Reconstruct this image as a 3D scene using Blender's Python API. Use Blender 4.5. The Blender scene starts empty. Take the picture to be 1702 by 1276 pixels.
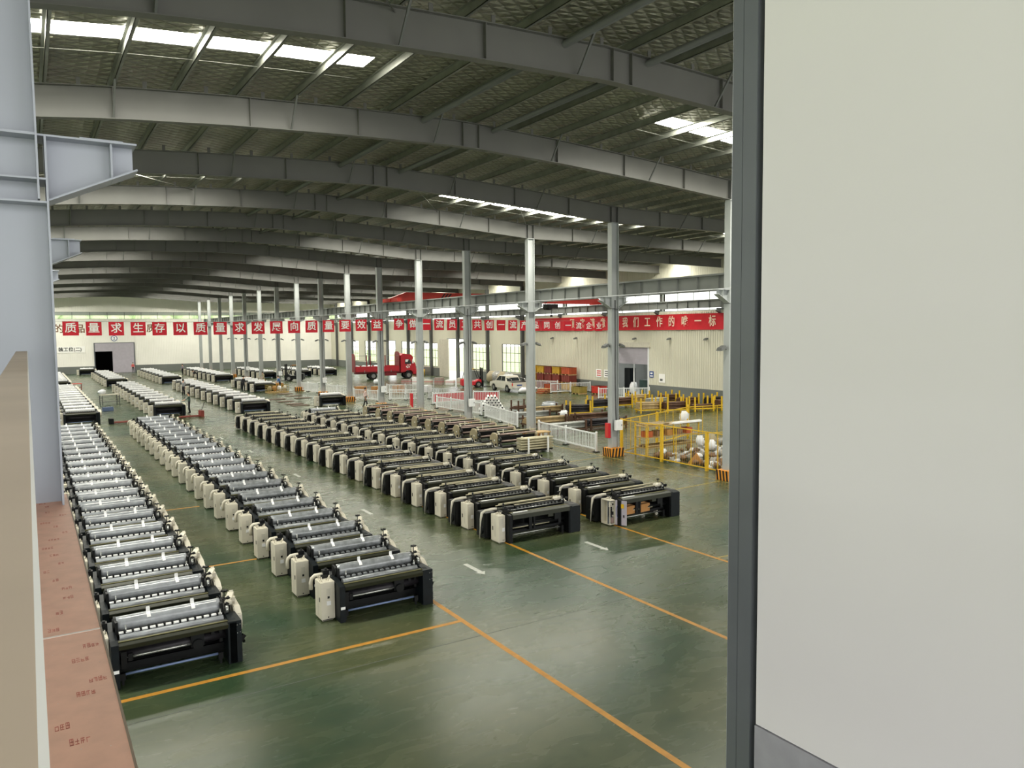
import bpy, bmesh, math, random
from mathutils import Vector, Matrix
random.seed(7)
S = bpy.context.scene
COL = S.collection

# ---------------------------------------------------------------- camera, sky, exposure
def setup_camera():
    yaw, pit, rol, f = 0.5622, 0.07032, -0.009866, 1275.7
    fw = Vector((math.sin(yaw)*math.cos(pit), math.cos(yaw)*math.cos(pit), -math.sin(pit)))
    rt = Vector((math.cos(yaw), -math.sin(yaw), 0)); up = rt.cross(fw)
    r2 = math.cos(rol)*rt + math.sin(rol)*up
    u2 = -math.sin(rol)*rt + math.cos(rol)*up
    m = Matrix((r2, u2, -fw)).transposed().to_4x4()
    m.translation = Vector((0, 0, 6.5))
    cd = bpy.data.cameras.new('camera'); cd.sensor_width = 36; cd.lens = 36*f/1702
    cd.clip_start = 0.02; cd.clip_end = 600
    c = bpy.data.objects.new('camera', cd); COL.objects.link(c); c.matrix_world = m
    S.camera = c
setup_camera()
W = bpy.data.worlds.new('sky'); S.world = W; W.use_nodes = True
W.node_tree.nodes['Background'].inputs[0].default_value = (1.0, 0.99, 0.97, 1)
W.node_tree.nodes['Background'].inputs[1].default_value = 1.6
S.view_settings.view_transform = 'Standard'; S.view_settings.look = 'None'
S.view_settings.exposure = 0.75; S.view_settings.gamma = 1; S.view_settings.use_curve_mapping = False
S.cycles.max_bounces = 8; S.cycles.diffuse_bounces = 5; S.cycles.transparent_max_bounces = 12
SKYLIGHT_STRENGTH = 30.0

# ---------------------------------------------------------------- materials
def lin(c):
    return tuple((x/12.92 if x <= .04045 else ((x+.055)/1.055)**2.4) for x in [v/255 for v in c])
def mat(name, rgb, rough=.55, metal=0., var=.10, scale=4., bump=0., spec=.5, emit=None):
    m = bpy.data.materials.new(name); m.use_nodes = True
    n, l = m.node_tree.nodes, m.node_tree.links
    b = n['Principled BSDF']; c = lin(rgb)
    tc = n.new('ShaderNodeTexCoord'); nz = n.new('ShaderNodeTexNoise'); nz.inputs['Scale'].default_value = scale
    nz.inputs['Detail'].default_value = 4
    l.new(tc.outputs['Object'], nz.inputs['Vector'])
    cr = n.new('ShaderNodeValToRGB')
    cr.color_ramp.elements[0].position = .3; cr.color_ramp.elements[1].position = .7
    cr.color_ramp.elements[0].color = tuple(x*(1-var) for x in c)+(1,)
    cr.color_ramp.elements[1].color = tuple(min(1, x*(1+var)) for x in c)+(1,)
    l.new(nz.outputs['Fac'], cr.inputs['Fac']); l.new(cr.outputs['Color'], b.inputs['Base Color'])
    b.inputs['Roughness'].default_value = rough; b.inputs['Metallic'].default_value = metal
    b.inputs['Specular IOR Level'].default_value = spec
    if bump:
        bp = n.new('ShaderNodeBump'); bp.inputs['Strength'].default_value = bump; bp.inputs['Distance'].default_value = .02
        l.new(nz.outputs['Fac'], bp.inputs['Height']); l.new(bp.outputs['Normal'], b.inputs['Normal'])
    if emit:
        b.inputs['Emission Color'].default_value = lin(emit[0])+(1,); b.inputs['Emission Strength'].default_value = emit[1]
    return m
M = {}
def dm(key, *a, **k): M[key] = mat(key, *a, **k)
dm('runway_paint', (126, 129, 126), .5, 0, .08, .8)
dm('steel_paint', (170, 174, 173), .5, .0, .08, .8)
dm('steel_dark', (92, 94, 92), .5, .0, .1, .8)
dm('front_steel', (158, 163, 172), .42, .15, .05, .6)
dm('post_steel', (92, 96, 100), .45, .1, .08, 2)
dm('zinc', (136, 138, 130), .35, .6, .15, 3)
dm('white_wall', (216, 213, 214), .6, 0, .02, 1)
dm('grey_trim', (150, 149, 156), .4, 0, .08, 14, .1)
dm('plywood', (216, 166, 142), .55, 0, .08, 9, .05)
dm('ply_edge', (120, 104, 84), .6)
dm('cap_board', (196, 179, 160), .6, 0, .07, 3)
dm('alu', (215, 217, 220), .3, .5, .04, 5)
dm('stamp_red', (190, 104, 88), .7, 0, .15, 30)
dm('dust', (226, 214, 206), .8)
dm('far_wall', (232, 229, 208), .6, 0, .04, .3)
dm('dado', (108, 112, 108), .6, 0, .1, .4)
dm('cream', (214, 208, 190), .42, 0, .05, 3)
dm('cream2', (205, 200, 184), .45, 0, .08, 5)
dm('machine_black', (12, 14, 15), .45, .0, .3, 5, spec=.25)
dm('machine_navy', (14, 21, 25), .42, .0, .3, 9, spec=.25)
dm('bar_olive', (44, 46, 33), .4, .2, .18, 3)
dm('bar_highlight', (112, 108, 66), .45, .2, .15, 4)  # painted highlight for the top of the breast beams
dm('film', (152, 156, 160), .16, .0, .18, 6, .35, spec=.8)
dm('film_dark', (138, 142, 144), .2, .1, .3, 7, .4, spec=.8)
dm('tag_white', (246, 246, 244), .7, 0, .02)
dm('chrome', (180, 182, 178), .25, .8, .15, 5)
dm('rod_cream', (196, 188, 158), .38, .3, .12, 3)
dm('tube_blue', (120, 138, 176), .3, .3, .1, 4)
dm('tan_panel', (166, 154, 124), .5, 0, .12, 3)
dm('rail_rose', (168, 146, 138), .35, .3, .15, 3)
dm('fence_white', (232, 234, 234), .5, 0, .03)
dm('red_paint', (206, 26, 42), .45, 0, .08, 2)
dm('red_cloth', (208, 18, 44), .6, 0, .06, 3)
dm('crane_red', (196, 46, 34), .5, 0, .08, 1)
dm('truck_red', (186, 24, 40), .38, 0, .1, 2)
dm('truck_dark_red', (126, 22, 32), .45, 0, .15, 2)
dm('letter_white', (250, 248, 244), .7, 0, .01)
dm('letter_black', (30, 30, 34), .7)
dm('letter_brown', (120, 84, 60), .7)
dm('sign_blue', (40, 74, 140), .5)
dm('tire', (26, 26, 27), .8, 0, .2, 8)
dm('rubber', (18, 18, 18), .6)
dm('hub_grey', (140, 140, 138), .4, .5)
dm('car_white', (218, 214, 200), .25, .1, .03, 1)
dm('dark_glass', (40, 46, 48), .1, 0, .1, 2, spec=.9)
dm('hazard_orange', (226, 150, 44), .55, 0, .06, 6)
dm('yellow', (222, 180, 34), .45, 0, .1, 4)
dm('line_faint', (150, 132, 62), .5, 0, .2, 6)
dm('line_yellow', (186, 130, 36), .5, 0, .14, 6)
dm('line_white', (192, 194, 186), .55, 0, .14, 12)
dm('rod_brown', (92, 66, 52), .5, .4, .3, 5)
dm('rod_tan', (172, 150, 110), .5, .2, .2, 5)
dm('rod_black', (44, 42, 46), .5, .4, .3, 5)
dm('rod_grey', (170, 172, 168), .4, .4, .15, 5)
dm('cardboard', (176, 126, 72), .75, 0, .1, 5)
dm('crate_yellow', (190, 150, 40), .6, 0, .15, 3)
dm('crate_maroon', (122, 50, 40), .6, 0, .2, 3)
dm('crate_orange', (176, 78, 42), .6, 0, .15, 3)
dm('crate_red', (208, 56, 44), .55, 0, .1, 3)
dm('crate_olive', (150, 132, 62), .6, 0, .15, 3)
dm('wood', (190, 160, 112), .65, 0, .15, 5)
dm('plastic_bag', (236, 238, 240), .35, 0, .1, 6, .3)
dm('scrap', (158, 157, 152), .4, .2, .45, 7, .6)
dm('scrap_brown', (120, 92, 70), .6, 0, .4, 6, .5)
dm('shutter', (176, 170, 180), .5, .1, .05, 2)
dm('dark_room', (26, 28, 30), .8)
dm('teal_dark', (34, 62, 60), .5, 0, .3, 2)
dm('skin', (206, 160, 130), .6, 0, .03)
dm('hair', (24, 20, 20), .6)
dm('cloth_grey', (150, 150, 150), .8, 0, .08, 12)
dm('cloth_pink', (222, 196, 190), .8, 0, .06, 12)
dm('cloth_black', (30, 30, 34), .8, 0, .15, 12)
dm('cloth_blue', (54, 104, 168), .8, 0, .1, 12)
dm('cloth_green', (60, 84, 74), .8, 0, .1, 12)
dm('cloth_mauve', (150, 138, 150), .8, 0, .1, 12)
dm('shoe', (40, 38, 36), .6)
dm('mat_brown', (96, 78, 62), .7, 0, .2, 5)
dm('asphalt', (214, 214, 208), .8, 0, .05, .2)
dm('lawn', (192, 208, 156), .9, 0, .15, .3)

def glass_mat():
    m = bpy.data.materials.new('window_glass'); m.use_nodes = True
    n, l = m.node_tree.nodes, m.node_tree.links; n.remove(n['Principled BSDF'])
    t = n.new('ShaderNodeBsdfTransparent'); t.inputs[0].default_value = (.97, .985, .97, 1)
    g = n.new('ShaderNodeBsdfGlossy'); g.inputs['Roughness'].default_value = .03
    mx = n.new('ShaderNodeMixShader'); mx.inputs[0].default_value = .04
    l.new(t.outputs[0], mx.inputs[1]); l.new(g.outputs[0], mx.inputs[2])
    l.new(mx.outputs[0], n['Material Output'].inputs[0]); return m
M['glass'] = glass_mat()
M['frosted'] = mat('frosted', (168, 176, 168), .3, 0, .08, .6)
M['room_fill'] = mat('room_fill', (250, 250, 245), .5, 0, .02, 1, emit=((255, 253, 245), 2.2))  # glow for the fill panel added in the side room
M['skylight'] = mat('skylight_sheet', (250, 250, 240), .5, 0, .02, 1, emit=((255, 252, 238), SKYLIGHT_STRENGTH))

def roof_mat():
    m = mat('roof_insulation', (168, 166, 150), .32, .5, .22, .7)
    n, l = m.node_tree.nodes, m.node_tree.links; b = n['Principled BSDF']
    tc = [x for x in n if x.type == 'TEX_COORD'][0]
    base = b.inputs['Base Color'].links[0].from_socket
    hs = []
    for ang in (.62, -.62):
        mp = n.new('ShaderNodeMapping'); mp.inputs['Rotation'].default_value = (0, 0, ang)
        w = n.new('ShaderNodeTexWave'); w.inputs['Scale'].default_value = 1.05; w.inputs['Distortion'].default_value = 1.3
        w.inputs['Detail'].default_value = 1; w.inputs['Detail Scale'].default_value = 1.2; w.bands_direction = 'Y'
        l.new(tc.outputs['Object'], mp.inputs[0]); l.new(mp.outputs[0], w.inputs[0]); hs.append(w)
    mm = n.new('ShaderNodeMath'); mm.operation = 'MINIMUM'
    l.new(hs[0].outputs['Fac'], mm.inputs[0]); l.new(hs[1].outputs['Fac'], mm.inputs[1])
    rp = n.new('ShaderNodeValToRGB'); rp.color_ramp.elements[0].position = .0; rp.color_ramp.elements[1].position = .12
    rp.color_ramp.elements[0].color = (.45, .45, .42, 1); rp.color_ramp.elements[1].color = (1, 1, 1, 1)
    l.new(mm.outputs[0], rp.inputs['Fac'])
    mx = n.new('ShaderNodeMix'); mx.data_type = 'RGBA'; mx.blend_type = 'MULTIPLY'; mx.inputs[0].default_value = .85
    l.new(base, mx.inputs[6]); l.new(rp.outputs['Color'], mx.inputs[7]); l.new(mx.outputs[2], b.inputs['Base Color'])
    mu = n.new('ShaderNodeTexMusgrave') if hasattr(bpy.types, 'ShaderNodeTexMusgrave') else n.new('ShaderNodeTexNoise')
    mp = n.new('ShaderNodeMapping'); mp.inputs['Scale'].default_value = (1.0, 4.5, 1)
    l.new(tc.outputs['Object'], mp.inputs[0]); l.new(mp.outputs[0], mu.inputs['Vector']); mu.inputs['Scale'].default_value = 2.6
    ad = n.new('ShaderNodeMath'); ad.operation = 'ADD'
    l.new(mu.outputs[0], ad.inputs[0]); l.new(mm.outputs[0], ad.inputs[1])
    bp = n.new('ShaderNodeBump'); bp.inputs['Strength'].default_value = .8; bp.inputs['Distance'].default_value = .16
    l.new(ad.outputs[0], bp.inputs['Height']); l.new(bp.outputs['Normal'], b.inputs['Normal'])
    return m
M['roof'] = roof_mat()

def floor_mat():
    m = bpy.data.materials.new('epoxy_floor'); m.use_nodes = True
    n, l = m.node_tree.nodes, m.node_tree.links; b = n['Principled BSDF']
    tc = n.new('ShaderNodeTexCoord')
    def noise(sc, det, dist=0., stretch=None):
        x = n.new('ShaderNodeTexNoise'); x.inputs['Scale'].default_value = sc; x.inputs['Detail'].default_value = det
        x.inputs['Distortion'].default_value = dist
        if stretch:
            mp = n.new('ShaderNodeMapping'); mp.inputs['Scale'].default_value = stretch
            l.new(tc.outputs['Object'], mp.inputs[0]); l.new(mp.outputs[0], x.inputs['Vector'])
        else: l.new(tc.outputs['Object'], x.inputs['Vector'])
        return x
    a = noise(.22, 5, .4); r = n.new('ShaderNodeValToRGB')
    r.color_ramp.elements[0].position = .36; r.color_ramp.elements[1].position = .66
    r.color_ramp.elements[0].color = lin((46, 70, 49))+(1,); r.color_ramp.elements[1].color = lin((92, 95, 68))+(1,)
    l.new(a.outputs['Fac'], r.inputs['Fac'])
    c = noise(1.7, 6, 1.0, (.6, 1.6, 1)); r2 = n.new('ShaderNodeValToRGB')
    r2.color_ramp.elements[0].position = .3; r2.color_ramp.elements[1].position = .74
    r2.color_ramp.elements[0].color = (.74, .8, .74, 1); r2.color_ramp.elements[1].color = (1.12, 1.08, 1.0, 1)
    l.new(c.outputs['Fac'], r2.inputs['Fac'])
    mx = n.new('ShaderNodeMix'); mx.data_type = 'RGBA'; mx.blend_type = 'MULTIPLY'; mx.inputs[0].default_value = 1
    l.new(r.outputs['Color'], mx.inputs[6]); l.new(r2.outputs['Color'], mx.inputs[7])
    l.new(mx.outputs[2], b.inputs['Base Color'])
    rr = n.new('ShaderNodeMapRange'); rr.inputs['To Min'].default_value = .23; rr.inputs['To Max'].default_value = .31
    l.new(c.outputs['Fac'], rr.inputs['Value']); l.new(rr.outputs[0], b.inputs['Roughness'])
    b.inputs['Specular IOR Level'].default_value = .38
    bp = n.new('ShaderNodeBump'); bp.inputs['Strength'].default_value = .006; bp.inputs['Distance'].default_value = .02
    l.new(c.outputs['Fac'], bp.inputs['Height']); l.new(bp.outputs['Normal'], b.inputs['Normal'])
    return m
M['floor'] = floor_mat()

def rib_mat(name, rgb):
    m = mat(name, rgb, .55, 0, .04, .4)
    n, l = m.node_tree.nodes, m.node_tree.links; b = n['Principled BSDF']
    tc = [x for x in n if x.type == 'TEX_COORD'][0]
    sx = n.new('ShaderNodeSeparateXYZ'); l.new(tc.outputs['Object'], sx.inputs[0])
    ad = n.new('ShaderNodeMath'); ad.operation = 'ADD'; l.new(sx.outputs[0], ad.inputs[0]); l.new(sx.outputs[1], ad.inputs[1])
    mu = n.new('ShaderNodeMath'); mu.operation = 'MULTIPLY'; mu.inputs[1].default_value = 2*math.pi/.26; l.new(ad.outputs[0], mu.inputs[0])
    si = n.new('ShaderNodeMath'); si.operation = 'SINE'; l.new(mu.outputs[0], si.inputs[0])
    mr = n.new('ShaderNodeMapRange'); mr.inputs['From Min'].default_value = .55; mr.inputs['From Max'].default_value = .85; l.new(si.outputs[0], mr.inputs['Value'])
    bp = n.new('ShaderNodeBump'); bp.inputs['Strength'].default_value = .8; bp.inputs['Distance'].default_value = .03
    l.new(mr.outputs[0], bp.inputs['Height']); l.new(bp.outputs['Normal'], b.inputs['Normal'])
    return m
M['rib_wall'] = rib_mat('ribbed_cladding', (216, 213, 194))
M['rib_end_lit'] = rib_mat('end_cladding_lit', (243, 240, 232))  # paler copy of the cladding, the end wall's stronger light put into its colour
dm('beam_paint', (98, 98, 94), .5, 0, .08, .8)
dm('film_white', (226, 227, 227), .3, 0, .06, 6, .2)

# ---------------------------------------------------------------- mesh builder
class MB:
    def __init__(s): s.v = []; s.f = []; s.m = []; s.sm = []
    def add(s, vs, fs, mi=0, smooth=False):
        o = len(s.v); s.v += [tuple(v) for v in vs]
        for f in fs: s.f.append([o+i for i in f]); s.m.append(mi); s.sm.append(smooth)
        return s
    def box(s, x0, y0, z0, x1, y1, z1, mi=0):
        return s.add([(x0,y0,z0),(x1,y0,z0),(x1,y1,z0),(x0,y1,z0),(x0,y0,z1),(x1,y0,z1),(x1,y1,z1),(x0,y1,z1)],
                     [(0,3,2,1),(4,5,6,7),(0,1,5,4),(1,2,6,5),(2,3,7,6),(3,0,4,7)], mi)
    def prism(s, ax, poly, a, b, mi=0):
        def P(p, t): return {'x': (t, p[0], p[1]), 'y': (p[0], t, p[1]), 'z': (p[0], p[1], t)}[ax]
        n = len(poly)
        return s.add([P(p, a) for p in poly]+[P(p, b) for p in poly],
                     [tuple(range(n))[::-1], tuple(range(n, 2*n))]+[(i, (i+1) % n, n+(i+1) % n, n+i) for i in range(n)], mi)
    def bar(s, p, q, w, h=None, mi=0):
        p, q = Vector(p), Vector(q); d = (q-p).normalized(); h = h or w
        u = d.cross(Vector((0, 0, 1)))
        if u.length < .01: u = Vector((1, 0, 0))
        u.normalize(); t = u.cross(d)
        c = [u*sx*w/2+t*sz*h/2 for sx, sz in ((-1,-1),(1,-1),(1,1),(-1,1))]
        return s.add([p+k for k in c]+[q+k for k in c], [(3,2,1,0),(4,5,6,7)]+[(i,(i+1)%4,4+(i+1)%4,4+i) for i in range(4)], mi)
    def tube(s, pts, r, n=8, mi=0, rs=None, caps=True):
        pts = [Vector(p) for p in pts]; rings = []; k = len(pts); u0 = None
        for i, p in enumerate(pts):
            d = (pts[min(i+1, k-1)]-pts[max(i-1, 0)]).normalized()
            if u0 is None:
                u0 = d.cross(Vector((0, 0, 1)))
                if u0.length < .05: u0 = d.cross(Vector((1, 0, 0)))
            u0 = (u0-d*u0.dot(d)).normalized(); t = d.cross(u0); rr = rs[i] if rs else r
            rings.append([p+(u0*math.cos(2*math.pi*j/n)+t*math.sin(2*math.pi*j/n))*rr for j in range(n)])
        vs = [v for g in rings for v in g]
        fs = [(i*n+j, i*n+(j+1) % n, (i+1)*n+(j+1) % n, (i+1)*n+j) for i in range(k-1) for j in range(n)]
        s.add(vs, fs, mi, True)
        if caps: s.add(rings[0], [tuple(range(n))], mi); s.add(rings[-1], [tuple(range(n))], mi)
        return s
    def cyl(s, p, q, r, n=12, mi=0): return s.tube([p, q], r, n, mi)
    def blob(s, c, r, mi=0, seed=0, sq=(1, 1, 1), jag=.25, nu=9, nv=6):
        rd = random.Random(seed); vs = []; c = Vector(c)
        for i in range(nv+1):
            th = math.pi*i/nv
            for j in range(nu):
                ph = 2*math.pi*j/nu; k = r*(1+rd.uniform(-jag, jag)) if 0 < i < nv else r
                vs.append(c+Vector((math.sin(th)*math.cos(ph)*k*sq[0], math.sin(th)*math.sin(ph)*k*sq[1], math.cos(th)*k*sq[2])))
        fs = [(i*nu+j, (i+1)*nu+j, (i+1)*nu+(j+1) % nu, i*nu+(j+1) % nu) for i in range(nv) for j in range(nu)]
        return s.add(vs, fs, mi, True)
    def sheet(s, pts_a, pts_b, mi=0, smooth=True):
        n = len(pts_a); return s.add(list(pts_a)+list(pts_b), [(i, i+1, n+i+1, n+i) for i in range(n-1)], mi, smooth)
    def build(s, name, mats, parent=None, bevel=0., loc=None):
        if isinstance(mats, str): mats = [mats]
        me = bpy.data.meshes.new(name); me.from_pydata(s.v, [], s.f)
        for k in mats: me.materials.append(M[k])
        me.polygons.foreach_set('material_index', s.m); me.polygons.foreach_set('use_smooth', s.sm)
        bm = bmesh.new(); bm.from_mesh(me); bmesh.ops.remove_doubles(bm, verts=bm.verts, dist=1e-5)
        bmesh.ops.recalc_face_normals(bm, faces=bm.faces)
        if bevel:
            es = [e for e in bm.edges if len(e.link_faces) == 2 and e.calc_face_angle(0) > .6]
            bmesh.ops.bevel(bm, geom=es, offset=bevel, segments=2, affect='EDGES', clamp_overlap=True)
        bm.to_mesh(me); bm.free()
        o = bpy.data.objects.new(name, me); COL.objects.link(o)
        if parent is not None: o.parent = parent
        if loc is not None: o.location = loc
        return o

def tag(o, label=None, cat=None, group=None, kind=None):
    for k, v in (('label', label), ('category', cat), ('group', group), ('kind', kind)):
        if v: o[k] = v
    return o
def thing(name, label, cat, loc=(0, 0, 0), rz=0., group=None):
    o = bpy.data.objects.new(name, None); COL.objects.link(o); o.empty_display_size = .1
    o.location = loc; o.rotation_euler = (0, 0, rz)
    return tag(o, label, cat, group)
def copy_tree(o, label=None, loc=None, rz=None, group=None, top=True):
    c = o.copy(); COL.objects.link(c)
    for ch in list(o.children):
        d = copy_tree(ch, top=False); d.parent = c
    if loc is not None: c.location = loc
    if rz is not None: c.rotation_euler = (0, 0, rz)
    if label: c['label'] = label
    if group: c['group'] = group
    return c
def B(x0, y0, z0, x1, y1, z1): return MB().box(x0, y0, z0, x1, y1, z1)
def struct(o, label=None):
    o['kind'] = 'structure'
    if label: o['label'] = label
    return o
_glyph = {}
def text_obj(s, size, m, name, parent=None, th=.006, bold=.018, sx=1.):
    key = (s, size, m, th, bold)
    if key not in _glyph:
        c = bpy.data.curves.new('lettering', 'FONT'); c.body = s; c.size = size; c.extrude = th; c.offset = bold*size
        c.align_x = 'CENTER'; c.align_y = 'CENTER'; c.resolution_u = 2
        o = bpy.data.objects.new('lettering', c); COL.objects.link(o)
        dg = bpy.context.evaluated_depsgraph_get(); me = bpy.data.meshes.new_from_object(o.evaluated_get(dg))
        bpy.data.objects.remove(o); bpy.data.curves.remove(c)
        me.materials.clear(); me.materials.append(M[m]); _glyph[key] = me
    o = bpy.data.objects.new(name, _glyph[key]); COL.objects.link(o); o.rotation_euler = (math.pi/2, 0, 0)
    o.scale = (sx, 1, 1)
    if parent is not None: o.parent = parent
    return o
ORD = 'first second third fourth fifth sixth seventh eighth ninth tenth eleventh twelfth thirteenth fourteenth fifteenth sixteenth seventeenth eighteenth nineteenth twentieth twenty-first twenty-second'.split()

# ---------------------------------------------------------------- setting: floor, roof, frames, walls
XW, YE, XL, YN = 49.6, 144.0, -9.0, -6.0
YC = [7.4, 15.0, 22.62, 30.3, 37.9, 45.6, 53.1, 60.8, 68.4, 76.0, 84.1, 92.1, 100.2, 108.1, 116.1, 124.0, 132.2, 140.2]
PK = [(-9.5, 11.4), (0.4, 12.66), (2.2, 12.85), (5, 13.05), (8.5, 13.22), (12.4, 13.34), (16.3, 13.2), (20.5, 12.96), (25.2, 12.62), (33, 12.49), (50.2, 12.25)]
def ztop(x):
    for (a, za), (b, zb) in zip(PK, PK[1:]):
        if x <= b: return za+(zb-za)*(x-a)/(b-a)
    return PK[-1][1]
fl = MB().box(-12, YN, -.12, XW+.2, YE+.3, 0).build('floor', 'floor'); struct(fl, 'glossy green epoxy factory floor')
g = MB().box(-80, -60, -.3, -12.001, 260, -.14).box(XW+.2, -60, -.3, 190, 260, -.14).build('ground', 'lawn'); struct(g, 'bright lawn outside the windows')
g = MB().box(XW+.3, 20, -.139, XW+9, 160, -.1).build('path', 'asphalt'); struct(g, 'pale concrete apron outside the windows')

SK_Y = [YC[i]+(YC[i+1]-YC[i])*.5+(.35 if i == 1 else 1.0) for i in list(range(1, 17, 2))+[16]]  # last skylight row is added to throw more light on the end wall
SK_X = [(-6.5, 7.8), (17.5, 31.2), (37.6, 49.0)]
def roof():
    xs = sorted(set([p[0] for p in PK]+[a for s in SK_X for a in s]))
    ys = sorted(set([YN, YE]+[y-.42 for y in SK_Y]+[y+.42 for y in SK_Y]))
    mb = MB(); k = 0
    for a, b in zip(xs, xs[1:]):
        for c, d in zip(ys, ys[1:]):
            xm, ym = (a+b)/2, (c+d)/2
            za, zb = ztop(a)+.24, ztop(b)+.24
            if any(abs(ym-y) < .41 for y in SK_Y) and any(s[0] < xm < s[1] for s in SK_X): continue
            mb.add([(a,c,za),(b,c,zb),(b,d,zb),(a,d,za)], [(0,1,2,3)])
    o = mb.build('ceiling', 'roof'); struct(o, 'quilted foil insulation under the roof')
    n = 0
    for y in SK_Y:
        for (x0, x1) in SK_X:
            n += 1
            cut = [x0]+[p[0] for p in PK if x0 < p[0] < x1]+[x1]
            m = MB()
            m.sheet([(x, y-.42, ztop(x)+.25) for x in cut], [(x, y+.42, ztop(x)+.25) for x in cut], 0, False)
            o = m.build('skylight', 'skylight'); o['kind'] = 'structure'; o['label'] = 'translucent skylight strip in the roof'
roof()

def beam(y, i):
    root = bpy.data.objects.new('roof_beam', None); COL.objects.link(root)
    struct(root, 'curved grey roof beam, %s from the near end' % ORD[i])
    root.location = (0, y, 0)
    xs = [-9.4+59.2*k/74 for k in range(75)]
    def zb(x):
        d = .82
        if 25.2 < x: d = .82-.12*min(1, (x-25.2)/6)
        return ztop(x)-d
    lo, hi = [(x, zb(x)) for x in xs], [(x, ztop(x)) for x in xs]
    w = MB()
    for (a, za), (b, zbb), (c, zc), (d, zd) in zip(lo, lo[1:], hi, hi[1:]):
        w.add([(a,-.006,za),(b,-.006,zbb),(d,-.006,zd),(c,-.006,zc),(a,.006,za),(b,.006,zbb),(d,.006,zd),(c,.006,zc)], [(0,1,2,3),(4,7,6,5)])
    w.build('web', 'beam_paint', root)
    for nm, arr, t0, t1 in (('lower_flange', lo, 0, .02), ('upper_flange', hi, -.02, 0)):
        f = MB()
        for (a, za), (b, zbb) in zip(arr, arr[1:]):
            f.add([(a,-.13,za+t0),(b,-.13,zbb+t0),(b,.13,zbb+t0),(a,.13,za+t0),(a,-.13,za+t1),(b,-.13,zbb+t1),(b,.13,zbb+t1),(a,.13,za+t1)],
                  [(0,1,2,3),(4,7,6,5),(0,4,5,1),(3,2,6,7)])
        if nm == 'upper_flange':
            for k in range(-4, 31):
                x = 1.385+1.53*k
                if -8 < x < 49: f.box(x-.05, -.04, ztop(x)-.03, x+.05, -.02, ztop(x)+.2)
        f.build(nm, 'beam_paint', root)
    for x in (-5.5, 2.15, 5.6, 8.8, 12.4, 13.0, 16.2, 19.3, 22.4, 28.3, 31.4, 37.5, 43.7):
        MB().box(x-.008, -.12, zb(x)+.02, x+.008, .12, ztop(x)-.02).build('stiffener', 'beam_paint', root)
    return root
for i, y in enumerate(YC): beam(y, i)

def braces():
    for i, y in enumerate(YC[:14]):
        for n in range(0, 33, 3):
            x = -7.03+1.53*n
            if x < 0 or x > 48 or abs(x-25.2) < 1: continue
            zt = ztop(x)
            m = MB()
            for s in (-1, 1):
                if i == 0 and s == -1: continue
                m.bar((x, y+s*.1, zt-.8), (x, y+s*.75, zt+.02), .05, .05)
            struct(m.build('flange_brace', 'steel_dark'), 'angle brace from beam flange to purlin')
braces()
def purlins():
    for n in range(-5, 32):
        x = .62+1.53*n
        if x < -8 or x > 49: continue
        z = ztop(x)
        m = MB().box(x-.008, YN, z, x+.008, YE-.1, z+.2).box(x-.008, YN, z, x+.07, YE-.1, z+.012).box(x-.07, YN, z+.19, x+.008, YE-.1, z+.2)
        struct(m.build('purlin', 'zinc'), 'zinc roof purlin running the length of the hall')
    for x in (11.0, 13.6):
        m = MB().cyl((x, YN, ztop(x)-.12), (x, YE-.1, ztop(x)-.12), .09, 10)
        struct(m.build('ridge_strut', 'steel_dark'), 'dark tubular strut running under the ridge')
    for y in SK_Y:
        for (x0, x1) in SK_X:
            cut = [x0+(x1-x0)*k/8 for k in range(9)]
            m = MB().tube([(x, y+.95, ztop(x)+.1) for x in cut], .009, 5)
            struct(m.build('sag_rod', 'zinc'), 'thin sag rod tying the purlins')
    for i in (0, 3, 7, 11):
        y0, y1 = YC[i], YC[i+1]
        m = MB()
        for a, b in ((13.6, 19.2), (19.2, 25), (0.6, 6.7)):
            m.tube([(a, y0, ztop(a)-.1), ((a+b)/2, (y0+y1)/2, ztop((a+b)/2)-.1), (b, y1, ztop(b)-.1)], .018, 5)
        struct(m.build('brace_rod', 'zinc'), 'thin diagonal roof brace rod')
purlins()

# middle row of columns, with brackets, hazard bases, runway beams
XC = 25.2
def column_proto():
    r = bpy.data.objects.new('column', None); COL.objects.link(r)
    h = ztop(XC)-.82
    m = MB().box(-.23,-.16,0,-.21,.16,h).box(.21,-.16,0,.23,.16,h).box(-.21,-.008,0,.21,.008,h)
    m.box(-.23,-.16,h,.23,.16,h+.02); m.build('shaft', 'steel_paint', r)
    m = MB()
    for s in (-1, 1):
        p = [(s*.23, 7.55), (s*.23, 8.08), (s*.85, 8.08), (s*.85, 7.92)]
        m.prism('y', p, -.01, .01)
        m.box(min(s*.23, s*.9), -.16, 8.08, max(s*.23, s*.9), .16, 8.11)
        m.bar((s*.23, 0, 7.55), (s*.87, 0, 7.91), .3, .02)
        m.box(s*.6-.008, -.14, 7.78, s*.6+.008, .14, 8.08)
    m.build('bracket', 'steel_paint', r)
    m = MB().box(-.24,-.17,7.5,.24,.17,7.53).box(-.21,-.15,ztop(XC)-.8,-.19,.15,ztop(XC)-.03).box(.19,-.15,ztop(XC)-.8,.21,.15,ztop(XC)-.03)
    m.build('stiffener_plate', 'steel_dark', r)
    b = MB().box(-.42,-.36,0,.42,.36,.44)
    b.build('base_guard', 'hazard_orange', r, .02)
    st = MB()
    for k in range(4):
        x = -.4+.21*k; q = [(x,.0),(x+.1,.0),(x+.17,.44),(x+.07,.44)]
        st.prism('y', q, -.367, -.357)
        st.prism('x', [(p*.85, z) for p, z in q], -.427, -.417)
    st.build('stripe', 'rubber', r)
    return r
cp = column_proto()
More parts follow.
